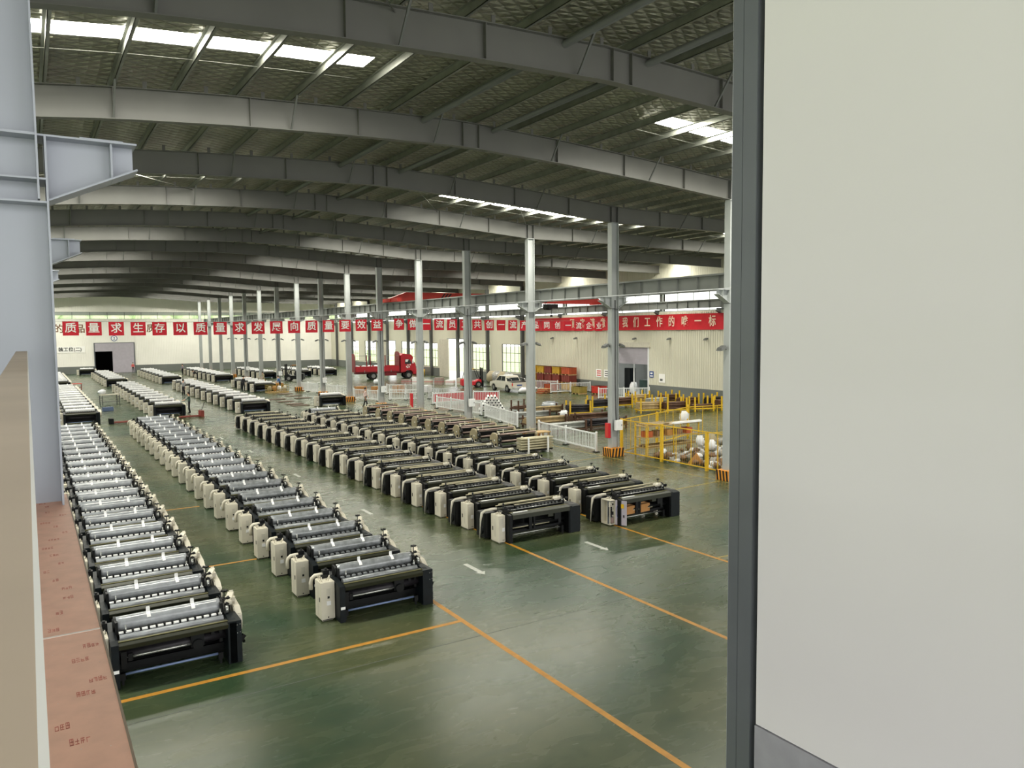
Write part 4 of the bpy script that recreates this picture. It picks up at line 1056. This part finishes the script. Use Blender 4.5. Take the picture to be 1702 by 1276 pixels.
SL = [(40.6,44.6,-.35,'yellow rack of tan bars in front','rod_tan',18),(42.3,43.5,-.3,'yellow rack of dark bars next in line','rod_brown',18),
      (44.6,42.9,-.3,'half-empty yellow bar rack','rod_brown',8),(46.9,42.4,-.2,'yellow rack beside the near column','rod_brown',18),
      (38.9,48.6,-.2,'rack of black bars behind the column','rod_black',18),(41.4,48.8,-.1,'yellow rack behind the tan bars','rod_brown',18),
      (43.6,46.9,-.1,'yellow rack with grey tubes','rod_grey',18),(45.8,45.6,-.1,'brown-loaded yellow wall rack','rod_brown',18),
      (47.9,44.6,0,'yellow rack by the grey band','rod_black',18),(44.6,50.2,0,'yellow rack below the shutter fence','rod_tan',18),
      (46.6,48.6,0,'tall yellow rack by the wall','rod_brown',18),(35.0,46.2,-.3,'yellow rack standing apart','rod_black',18)]
for a in SL: stillage(*a)
LR = [(28.3,38.9,-.05,'low rack of grey bars behind the fence','rod_grey',12),(31.7,39.0,-.05,'low rack of black tubes beside the column','rod_black',14),
      (29.2,42.3,-.1,'low rack of tan bars behind the near fence','rod_tan',12),(32.9,42.2,-.1,'low rack of brown bars farther back','rod_brown',12),
      (30.2,45.6,-.1,'low rack of grey tubes by the second column','rod_grey',12),(33.2,48.2,-.1,'low rack of tan tubes farther back','rod_tan',10)]
for a in LR: stillage(*a, L=3.1, h=.8, post='rod_brown', grp='low bar racks')
stillage(33.3, 51.5, .1, 'brown rack beside the white tubes', 'rod_brown', 12, 1.6, .9, 'rod_brown', .05, True, 'low bar racks')
o = MB().blob((35.2,50.2,.4), .62, 0, 31, (1.2,.8,.62), .28, 14, 9).build('bundle', 'film'); tag(o, 'silvery plastic-wrapped bundle beside the brown rack', 'bundle')
o = MB().blob((33.2,45.6,.28), .34, 0, 33, (1.1,1,.8), .2, 12, 8).build('bundle', 'plastic_bag'); tag(o, 'white coiled bundle among the low bar racks', 'bundle')
m = None; k = 0
for row in range(6):
    for j in range(8-row):
        x = 30.3+j*.24+row*.12; z = .11+row*.205
        if m is None:
            m = o = MB().tube([(0,0,0),(0,1.6,0)],.105,12,0).build('tube', 'tag_white'); MB().cyl((0,-.004,0),(0,.02,0),.07,10).build('bore_shade', 'rod_black', o)  # dark disc paints the shade inside the hollow tube end
        else: o = copy_tree(m)
        o.location = (x, 52.9-(x-30.3)*.55, z); o.rotation_euler = (0, 0, -.5); tag(o, 'white tube in the triangular pile before the red-lined fence', 'tube', 'pile of white tubes'); k += 1
# white tube bench
r = thing('tube_stand', 'dark stand with white uprights holding white tubes behind the fourth row', 'stand', (21.7, 33.6, 0), -.06)
for x in (.35, 1.55): MB().box(x-.05,-.2,.05,x+.05,-.16,.82).box(x-.05,.5,.05,x+.05,.54,.82).box(x-.05,-.2,.0,x+.05,.54,.1).build('upright', 'tag_white', r)
B(.0,-.1,.1,1.9,.44,.16).build('deck', 'machine_black', r)
m = None
for row in range(5):
    for j in range(4):
        o = MB().cyl((-.05,0,0),(1.95,0,0),.05,9).build('tube', 'rod_cream') if m is None else m.copy()
        if m is None: m = o
        else: COL.objects.link(o)
        yy = -.08+.128*j; o.location = (21.7+.06*yy, 33.6+yy+.05, .22+row*.135); o.rotation_euler = (0,0,-.06)
        tag(o, 'cream tube in the stack on the dark stand', 'tube', 'tubes on the dark stand')
r = thing('trestle', 'wooden frame table behind the white tube stand', 'table', (23.9, 36.15, 0))
B(-.1,-.3,.62,1.3,.4,.68).build('top', 'wood', r)
for x in (0, 1.15):
    for y in (-.25, .3): B(x,y,0,x+.07,y+.07,.62).build('leg', 'wood', r)

# ---------------------------------------------------------------- crates
def crate(x, y, z, col, la, w=1.15, d=.95, h=.8, rz=0., grp='stacked crates'):
    r = thing('crate', la, 'crate', (x, y, z), rz, grp)
    MB().box(-d/2,-w/2,.1,d/2,w/2,h).build('body', col, r, .015)
    m = MB()
    for k in range(5): m.box(-d/2-.02,-w/2+.05+k*(w-.14)/4,.12,-d/2,-w/2+.09+k*(w-.14)/4,h-.06)
    for k in range(4): m.box(-d/2+.05+k*(d-.14)/3,-w/2-.02,.12,-d/2+.09+k*(d-.14)/3,-w/2,h-.06)
    m.build('rib', col, r)
    B(-d/2-.03,-w/2-.03,h-.06,d/2+.03,w/2+.03,h).build('rim', col, r)
    for sy in (-1, 0, 1): B(-d/2,sy*(w/2-.1)-.08,0,d/2,sy*(w/2-.1)+.08,.1).build('foot', 'wood', r)
names = {'crate_yellow': 'yellow', 'crate_maroon': 'maroon', 'crate_orange': 'orange'}
for s, (y, cs) in enumerate(((72.2, ('crate_yellow',)*3), (70.7, ('crate_maroon','crate_maroon','crate_yellow')), (69.2, ('crate_maroon','crate_maroon','crate_maroon')), (67.7, ('crate_maroon','crate_maroon','crate_yellow')))):
    for k, c in enumerate(cs): crate(48.7, y, k*.82, c, '%s crate at the %s of the %s stack by the wall' % (names[c], ('bottom','middle','top')[k], ORD[s]), 1.3, .95, .82)
for k, c in enumerate(('crate_yellow','crate_maroon','crate_orange')): crate(48.7, 65.9, k*.82, c, '%s crate, %s of the stack next to the wall flood light' % (names[c], ('bottom','middle','top')[k]), 1.5, .95, .82)
crate(46.9, 61.7, 0, 'crate_olive', 'olive crate on the floor before the white fence', 1.3, 1.0, .75)
crate(48.4, 60.4, 0, 'crate_red', 'red crate on the floor beside the olive crate', 1.2, 1.0, .8)
crate(46.4, 66.0, 0, 'crate_orange', 'orange-red crate on the floor before the stacked crates', 1.1, .9, .8)
for k in range(3):
    r = thing('pallet', 'wooden pallet in the loose pile before the stacked crates, %s from the bottom' % ORD[k], 'pallet', (44.6+.1*k, 64.8, .16*k), .2*k, 'pallet pile')
    for j in range(5): B(-.6,-.55+j*.24,.1,.6,-.43+j*.24,.13).build('slat', 'wood', r)
    for x in (-.55,-.05,.45): B(x,-.55,0,x+.1,.53,.1).build('bearer', 'crate_orange', r)

# ---------------------------------------------------------------- vehicles
def wheel(x, y, rad, w, parent, hub='hub_grey', nm='wheel'):
    o = MB().cyl((x,y-w/2,rad),(x,y+w/2,rad),rad,20).build(nm, 'tire', parent, .02)
    for s in (-1, 1): MB().cyl((x,y+s*w/2,rad),(x,y+s*(w/2+.012),rad),rad*.55,14).build('hub', hub, o)
def truck():
    r = thing('flatbed_truck', 'red flatbed truck with arched end boards by the windows', 'truck', (39.3, 98.05, 0), -.165)
    for x in (0, 4.86):
        for s in (-1, 1): wheel(x, s*.98, .5, .36, r)
    MB().box(-2.3,-.45,.75,5.6,-.3,1.0).box(-2.3,.3,.75,5.6,.45,1.0).box(-.1,-.9,.42,.1,.9,.58).box(4.76,-.9,.42,4.96,.9,.58).build('chassis', 'truck_dark_red', r)
    B(-2.45,-1.2,1.0,3.6,1.2,1.12).build('deck', 'truck_dark_red', r)
    for s in (-1, 1):
        b = MB().box(-2.4,s*1.2-.03,1.12,3.5,s*1.2+.03,1.82).build('side_board', 'truck_red', r)
        for x in (-1.2, .6, 2.4): B(x-.04,s*1.2-.05,1.0,x+.04,s*1.2+.05,1.3).build('hinge', 'hub_grey', b)
    arch = lambda h: [(-1.2,1.1),(1.2,1.1),(1.2,h-.45),(1.0,h-.15),(.6,h),(-.6,h),(-1.0,h-.15),(-1.2,h-.45)]
    MB().prism('x', arch(3.5), -2.5, -2.42).build('tail_board', 'truck_dark_red', r); MB().prism('x', arch(3.72), 3.5, 3.6).build('head_board', 'truck_dark_red', r)
    for s in (-1, 1):
        for x in (-.4, 1.6): B(x-.07,s*1.2-.04,1.8,x+.07,s*1.2+.04,3.25).build('stake', 'truck_dark_red', r)
        MB().cyl((-2.4,s*1.2,3.2),(3.5,s*1.2,3.2),.015,5).build('side_rail', 'hub_grey', r)
        MB().cyl((-2.4,s*1.2,2.5),(3.5,s*1.2,2.5),.012,5).build('side_rail', 'hub_grey', r)
    cab = MB().prism('y', [(3.75,.9),(3.75,3.15),(4.1,3.45),(5.2,3.3),(5.5,2.95),(5.45,2.55),(5.85,1.9),(5.95,.65),(5.5,.6),(5.42,.95),(5.15,1.15),(4.6,1.15),(4.3,.95)], -1.18, 1.18).build('cab', 'truck_red', r, .03)
    for s in (-1, 1):
        MB().prism('y', [(4.35,2.0),(4.35,2.65),(5.0,2.65),(5.3,2.05)], s*1.18-.012, s*1.18+.012).build('side_window', 'dark_glass', cab)
        MB().prism('y', [(4.42,2.3),(4.42,2.62),(4.85,2.62),(4.72,2.3)], s*1.19-.012, s*1.19+.012).build('window_glare', 'tag_white', cab)
        MB().box(5.35,s*1.18,2.1,5.5,s*1.42,2.6).build('mirror', 'tag_white', cab)
        m = MB()
        for k, (x, z) in enumerate(((4.5,1.55),(4.7,1.75),(4.85,1.5),(5.0,1.8),(4.62,1.42))): m.add([(x,s*1.195,z),(x+.16,s*1.195,z+.05),(x+.1,s*1.195,z+.24),(x-.04,s*1.195,z+.16)],[(0,1,2,3)])
        m.build('decal', 'letter_white', cab)
    MB().add([(5.47,-1.05,2.5),(5.83,-1.05,1.95),(5.83,1.05,1.95),(5.47,1.05,2.5),(5.49,-1.05,2.52),(5.86,-1.05,1.96),(5.86,1.05,1.96),(5.49,1.05,2.52)],[(4,5,6,7),(0,1,5,4),(2,3,7,6)]).build('windshield', 'dark_glass', cab)
    B(5.85,-1.15,.5,6.05,1.15,.95).build('bumper', 'truck_dark_red', r)
    B(1.6,-1.1,.5,3.2,-.6,.95).build('fuel_tank', 'truck_dark_red', r)
    for k in range(5):
        x = -1.9+.85*k; rot = -.165; px, py = 39.3+x*math.cos(rot)+.1*math.sin(rot), 98.05+x*math.sin(rot)
        tag(MB().blob((px,py,1.12+.42), .45, 0, 60+k, (.85,1.5,.85), .15, 12, 8).build('bale', 'plastic_bag'), 'white wrapped bale on the truck bed, %s from its tail' % ORD[k], 'bale', 'bales on the truck')
truck()
def pickup():
    r = thing('pickup', 'cream pickup with its tailgate towards the fences', 'car', (43.05, 67.9, 0), math.radians(86))
    for x in (0, 3.05):
        for s in (-1, 1): wheel(x, s*.76, .37, .25, r)
    b = MB().prism('y', [(-1.15,.42),(-1.15,1.05),(-.1,1.1),(.9,1.1),(3.0,1.08),(3.95,.95),(4.0,.45),(3.5,.4),(3.42,.6),(3.2,.78),(2.9,.78),(2.68,.6),(2.6,.38),(.45,.38),(.37,.6),(.15,.78),(-.15,.78),(-.37,.6),(-.45,.42)], -.9, .9).build('body', 'car_white', r, .04)
    c = MB().add([(.15,-.86,1.1),(2.75,-.86,1.1),(2.75,.86,1.1),(.15,.86,1.1),(.5,-.7,1.72),(1.95,-.7,1.72),(1.95,.7,1.72),(.5,.7,1.72)],[(4,5,6,7),(0,1,5,4),(1,2,6,5),(2,3,7,6),(3,0,4,7),(0,3,2,1)]).build('cabin', 'car_white', r, .03)
    for s in (-1, 1):
        MB().add([(x, s*(.875-(z-1.1)*.258), z) for x, z in ((.42,1.16),(1.3,1.16),(1.3,1.62),(.62,1.62))]+[(x, s*(.86-(z-1.1)*.258), z) for x, z in ((.42,1.16),(1.3,1.16),(1.3,1.62),(.62,1.62))],[(0,1,2,3),(4,7,6,5)]).build('side_window','dark_glass',c)
        MB().add([(x, s*(.875-(z-1.1)*.258), z) for x, z in ((1.4,1.16),(2.5,1.16),(1.95,1.62),(1.4,1.62))],[(0,1,2,3)]).build('side_window','dark_glass',c)
        B(-1.17,s*.84-.06,.72,-1.13,s*.84+.06,1.0).build('tail_light','crate_red',r)
        MB().tube([(-1.0,s*.8,1.08),(-.9,s*.8,1.4),(.1,s*.8,1.5),(.3,s*.78,1.45)],.03,6).build('roll_bar','chrome',r)
    MB().add([(.17,-.75,1.15),(.17,.75,1.15),(.47,.66,1.66),(.47,-.66,1.66)],[(0,1,2,3)]).build('rear_window','dark_glass',c)
    B(-1.05,-.78,1.06,.05,.78,1.112).build('bed','rubber',r); B(-1.2,-.85,.4,-1.12,.85,.56).build('bumper','chrome',r); B(-1.17,-.3,.7,-1.14,.3,.84).build('plate','sign_blue',r)
pickup()
def forklift(x, y, rz, la, col, top):
    r = thing('forklift', la, 'forklift', (x, y, 0), rz, 'forklifts')
    for a, rad in ((0, .28), (1.4, .36)):
        for s in (-1, 1): wheel(a, s*.45, rad, .24, r)
    MB().prism('y', [(-.5,.25),(-.5,.95),(.2,1.05),(.5,.7),(1.1,.7),(1.5,.95),(1.75,.9),(1.75,.3)], -.52, .52).build('body', col, r, .04)
    B(.35,-.25,.75,.75,.25,1.1).build('seat', 'rubber', r); 
    for s in (-1, 1):
        MB().tube([(-.2,s*.48,1.0),(0,s*.46,2.05),(1.1,s*.46,2.1),(1.55,s*.48,.95)],.04,6).build('guard_post','machine_black',r)
    m = MB()
    for k in range(5): m.box(.05+k*.24,-.46,2.06,.12+k*.24,.46,2.1)
    m.box(0,-.48,2.05,1.15,-.42,2.12).box(0,.42,2.05,1.15,.48,2.12); m.build('roof_guard', top, r)
    for s in (-1, 1): B(1.8,s*.36-.06,.05,1.95,s*.36+.06,2.25).build('mast', 'machine_black', r); B(1.98,s*.25-.06,.05,3.0,s*.25+.06,.1).build('fork', 'machine_black', r)
    B(1.78,-.4,1.2,1.93,.4,1.3).build('mast_crossbar','machine_black',r); B(1.95,-.5,.1,2.0,.5,.8).build('carriage','machine_black',r)
forklift(42.0, 76.6, -.25, 'red forklift with a yellow roof guard next to the cream pickup', 'red_paint', 'yellow')
forklift(30.6, 101.5, 2.6, 'black and orange forklift among the looms by the truck tail', 'machine_black', 'hazard_orange')

# ---------------------------------------------------------------- people
def person(x, y, rz, la, top, legs, pose='walk', hat=None):
    r = thing('person', la, 'person', (x, y, 0), rz, 'workers')
    bend = .95 if pose == 'bend' else (.25 if pose == 'lean' else 0.)
    hip = Vector((0, 0, .92))
    def T(p):
        p = Vector(p); q = p-hip
        return hip+Vector((q.x, q.y*math.cos(bend)-q.z*math.sin(bend)*-1, q.z*math.cos(bend)-q.y*math.sin(bend))) if p.z > .93 else p
    st = .2 if pose == 'walk' else .04
    J = {}; E = []; V = []; R = []
    def j(n, p, rad, par=None):
        J[n] = len(V); V.append(tuple(T(p))); R.append(rad)
        if par is not None: E.append((J[par], J[n]))
    j('pel',(0,0,.95),.125); j('waist',(0,0,1.12),.12,'pel'); j('chest',(0,0,1.32),.135,'waist'); j('neck',(0,.01,1.47),.055,'chest'); j('chin',(0,.03,1.55),.075,'neck'); j('head',(0,.02,1.64),.095,'chin'); j('crown',(0,.01,1.7),.07,'head')
    for s, n in ((-1,'l'),(1,'r')):
        f = st*s
        j(n+'hip',(s*.09,0,.9),.095,'pel'); j(n+'knee',(s*.1,f*.6+.03,.5),.065,n+'hip'); j(n+'ank',(s*.1,f*1.1-.04,.09),.042,n+'knee'); j(n+'toe',(s*.11,f*1.1+.14,.04),.035,n+'ank')
        j(n+'sh',(s*.17,0,1.4),.062,'chest')
        if pose in ('bend','lean','work'):
            j(n+'el',(s*.22,.16,1.2),.045,n+'sh'); j(n+'wr',(s*.17,.38,1.12 if pose != 'bend' else 1.2),.03,n+'el'); d = Vector((0,1,-.2))
        else:
            j(n+'el',(s*.24,-f*.35,1.14),.045,n+'sh'); j(n+'wr',(s*.25,-f*.3+.1,.93 if pose != 'walk' else .95),.03,n+'el'); d = Vector((0,.3,-1))
        w = Vector(V[J[n+'wr']]); d.normalize()
        J[n+'palm'] = len(V); V.append(tuple(w+d*.07)); R.append(.032); E.append((J[n+'wr'], J[n+'palm']))
        for k in range(4):
            b = len(V); o = Vector((0,(k-1.5)*.018,0)) if abs(d.z) > .6 else Vector(((k-1.5)*.018,0,0))
            V.append(tuple(w+d*.1+o*1.3)); R.append(.01); V.append(tuple(w+d*(.15+.008*(k in (1,2)))+o*1.5)); R.append(.008); E.extend([(J[n+'palm'], b), (b, b+1)])
        b = len(V); V.append(tuple(w+d*.05+Vector((-s*.03,.03,0)))); R.append(.011); V.append(tuple(w+d*.09+Vector((-s*.04,.045,0)))); R.append(.009); E.extend([(J[n+'wr'], b), (b, b+1)])
    me = bpy.data.meshes.new('body'); me.from_pydata(V, E, []); o = bpy.data.objects.new('tmp', me); COL.objects.link(o)
    md = o.modifiers.new('s', 'SKIN'); sv = me.skin_vertices[0].data
    for v, q in zip(sv, R): v.radius = (q, q*.85)
    sv[0].use_root = True; md.use_smooth_shade = True; md.branch_smoothing = .4
    o.modifiers.new('u', 'SUBSURF').levels = 1
    dg = bpy.context.evaluated_depsgraph_get(); m2 = bpy.data.meshes.new_from_object(o.evaluated_get(dg)); bpy.data.objects.remove(o)
    m2.materials.clear()
    for q in ('skin', top, legs, 'shoe'): m2.materials.append(M[q])
    pts = [Vector(v) for v in V]; ends = {}
    cls = {}
    for n, i in J.items():
        cls[i] = 2 if ('hip' in n or 'knee' in n or n == 'pel') else 3 if n.endswith('toe') else 2 if n.endswith('ank') else 1 if (n in ('waist','chest') or n.endswith('sh') or n.endswith('el')) else 0
    for p in m2.polygons:
        best = min(range(len(pts)), key=lambda i: (pts[i]-p.center).length-R[i]*.6); p.material_index = cls.get(best, 0); p.use_smooth = True
    bo = bpy.data.objects.new('body', m2); COL.objects.link(bo); bo.parent = r
    hd = T((0,.02,1.66)); fw = (T((0,.3,1.66))-hd).normalized(); up = (T((0,.02,1.9))-hd).normalized()
    h = MB().blob(hd+up*.02-fw*.015, .103, 0, 3, (1,1.02,1.0), .04, 12, 8); hb = h.build('hair', 'hair', r)
    f = MB().blob(hd+fw*.06-up*.05, .07, 0, 4, (1,.9,1.1), .02, 10, 6).blob(hd+fw*.125-up*.05, .014, 0, 5, (1,1,1.5), .02, 6, 4).build('face', 'skin', r)
    m = MB()
    for s in (-1, 1): m.blob(hd+fw*.118+Vector((s*.03,0,0))-up*.025, .009, 0, 6, (1,1,1), 0, 6, 4)
    m.blob(hd+fw*.115-up*.09, .014, 0, 7, (1.4,.6,.5), 0, 6, 4); m.build('features', 'hair', r)
    return r
person(24.0, 61.4, -2.2, 'person in pink shirt and black trousers walking by the fences', 'cloth_pink', 'cloth_black')
person(13.4, 84.9, -1.2, 'person in grey shirt standing beside a cream cabinet', 'cloth_grey', 'cloth_black', 'stand')
person(19.6, 112.3, 1.2, 'person in black bending over a far loom', 'cloth_black', 'cloth_black', 'bend')
person(23.5, 85.6, 1.4, 'person in blue leaning over the right end of a short-block loom', 'cloth_blue', 'cloth_black', 'lean')
person(20.0, 87.4, -1.0, 'person in black standing between short-block cabinets', 'cloth_black', 'cloth_black', 'stand')
person(20.2, 127.9, .6, 'person in mauve shirt standing by the farthest cabinets', 'cloth_mauve', 'cloth_black', 'stand')
person(10.85, 66.2, 1.3, 'person in dark green beside the end of a cream-cabinet loom', 'cloth_green', 'cloth_black', 'work')
person(14.6, 140.6, 3.0, 'person in red at the foot of the end wall door', 'crate_red', 'cloth_black', 'stand')
person(24.2, 95.2, 2.2, 'person in pale clothes behind the short block', 'tan_panel', 'tan_panel', 'lean')

# ---------------------------------------------------------------- loose things on the floor
for k, (x, y) in enumerate(((22.7,80.8),(22.7,77.8),(22.7,74.7),(20.2,74.9),(20.2,71.9),(20.2,69.1),(20.2,66.9))):
    if k == 6: y = 67.4
    o = B(x-.75,y-.5,.0,x+.75,y+.5,.05).build('floor_mat', 'mat_brown', None, .02)
    tag(o, 'brown mat lying on the floor, %s of the mats by the column fences' % ORD[k], 'mat', 'brown floor mats')
def cart(x, y, rz, la, col, legs='steel_dark', w=1.3, d=.7, h=.75, cat='table', nm='work_table'):
    r = thing(nm, la, cat, (x, y, 0), rz)
    B(-w/2,-d/2,h-.06,w/2,d/2,h).build('top', col, r)
    for sx in (-1, 1):
        for sy in (-1, 1): B(sx*(w/2-.05)-.03,sy*(d/2-.05)-.03,0,sx*(w/2-.05)+.03,sy*(d/2-.05)+.03,h-.06).build('leg', legs, r)
    B(-w/2+.05,-d/2+.05,.25,w/2-.05,d/2-.05,.29).build('shelf', legs, r)
    return r
cart(6.2, 79.5, .3, 'cream table standing in the aisle between the middle blocks', 'cream', w=1.6, h=.95)
o = MB().blob((5.6,79.35,1.2), .3, 0, 12, (1.2,1,.8), .2).build('sack', 'plastic_bag'); tag(o, 'white plastic bag on the cream aisle table', 'sack')
cart(4.7, 103.0, 0, 'small red-topped table in the far aisle', 'crate_red', 'crate_maroon', 1.0)
cart(15.6, 101.8, .2, 'white-topped table in the aisle by the far third-row blocks', 'tag_white', 'wood')
cart(17.2, 103.6, .2, 'second pale table behind the white-topped one', 'cream', 'wood')
r = thing('pallet_truck', 'dark red pallet truck by the end of the loom block', 'pallet truck', (10.9, 63.2, 0), .15)
B(-1.3,-.28,.06,.2,-.1,.14).build('fork', 'crate_maroon', r); B(-1.3,.1,.06,.2,.28,.14).build('fork', 'crate_maroon', r); B(.2,-.3,.0,.45,.3,.5).build('body', 'crate_maroon', r); MB().tube([(.35,0,.5),(.6,0,1.15)],.025,6).build('handle', 'rubber', r)
r = thing('pallet_truck', 'dull red pallet truck beside the first rows', 'pallet truck', (5.2, 62.2, 0), .1)
B(-.2,-.28,.06,1.3,-.1,.14).build('fork', 'crate_maroon', r); B(-.2,.1,.06,1.3,.28,.14).build('fork', 'crate_maroon', r); B(-.45,-.3,.0,-.2,.3,.4).build('body', 'machine_black', r)
r = thing('tool_box', 'blue-grey tool box on the aisle floor', 'tool box', (5.5, 72.8, 0), .3); B(-.4,-.2,0,.4,.2,.35).build('body', 'tube_blue', r, .02); MB().tube([(-.2,0,.35),(-.2,0,.45),(.2,0,.45),(.2,0,.35)],.02,6).build('handle', 'rubber', r)
r = thing('pallet_cage', 'brown wire basket with bags by the column fences', 'basket', (22.6, 83.5, 0), .1)
m = MB()
for z in (.1, .35, .6, .8): m.box(-1.1,-.6,z,1.1,-.57,z+.03).box(-1.1,.57,z,1.1,.6,z+.03).box(-1.1,-.6,z,-1.07,.6,z+.03).box(1.07,-.6,z,1.1,.6,z+.03)
for k in range(9): m.box(-1.1+k*.27,-.6,.1,-1.07+k*.27,-.57,.83)
for k in range(5): m.box(-1.1,-.6+k*.28,.1,-1.07,-.57+k*.28,.83)
m.build('mesh_side', 'crate_olive', r); B(-1.1,-.6,0,1.1,.6,.1).build('base', 'wood', r)
for k in range(4): tag(MB().blob((21.82+.53*k,83.5,.44), .25, 0, 90+k, (1,1,1.2), .2).build('sack', ['tan_panel','cardboard','plastic_bag','cream2'][k]), '%s sack in the brown wire basket' % ['tan','brown','white','cream'][k], 'sack', 'sacks in the basket')
for k, (x, y, c, la) in enumerate(((29.5,76.8,'cardboard','brown carton before the truck, beside the column'),(31.0,75.8,'cardboard','brown carton next to the white fence by the truck'),(33.2,75.4,'cardboard','wide carton under the truck side'),(35.8,74.0,'plastic_bag','white wrapped carton near the fire post'))):
    r = thing('carton', la, 'carton', (x, y, 0), .2*k, 'cartons by the truck'); B(-.55,-.4,0,.55,.4,.7).build('body', c, r); MB().box(-.55,-.4,.7,.55,-.02,.71).box(-.55,.02,.7,.55,.4,.71).build('flap', c, r)
for k, (x, y) in enumerate(((44.9,67.2),(43.0,66.1),(36.2,88.6))):
    tag(MB().blob((x,y,.3), .42, 0, 110+k, (1.3,1,.7), .22).build('sack', 'plastic_bag'), ['white plastic bundle on the floor behind the pickup','white bag on the floor beside the pickup bundle','grey bag on the bright floor near the truck'][k], 'sack', 'floor sacks')
for k in range(7):
    r = thing('carton', 'pink-white carton in the low row by the sliding door, %s from the truck' % ORD[k], 'carton', (39.2+.95*k, 86.6-1.1*k, 0), -.8, 'cartons by the sliding door'); B(-.5,-.4,0,.5,.4,.55+.25*(k % 2)).build('body', ['rail_rose','tag_white','cream2'][k % 3], r); B(-.52,-.42,.3,.52,.42,.34).build('band', 'red_cloth', r)
for k in range(4):
    r = thing('barrel', '%s barrel by the wall beyond the truck cab' % ['orange','red','second orange','yellow'][k], 'barrel', (48.6, 104.6-1.0*k, 0), 0, 'barrels by the wall'); MB().cyl((0,0,0),(0,0,.9),.35,16).build('body', ['hazard_orange','crate_red','hazard_orange','yellow'][k], r); MB().cyl((0,0,.9),(0,0,.93),.3,14).build('lid', 'crate_red', r)
r = thing('cable_reel', 'coiled grey covers heaped under the window beside the forklift', 'reel', (48.3, 79.5, 0)); 
for k in range(4): MB().blob((0,-2.0+1.3*k,.75), .8, 0, 130+k, (.7,1.1,.95), .12, 12, 8).build('cover', 'tan_panel' if k % 2 else 'scrap', r)
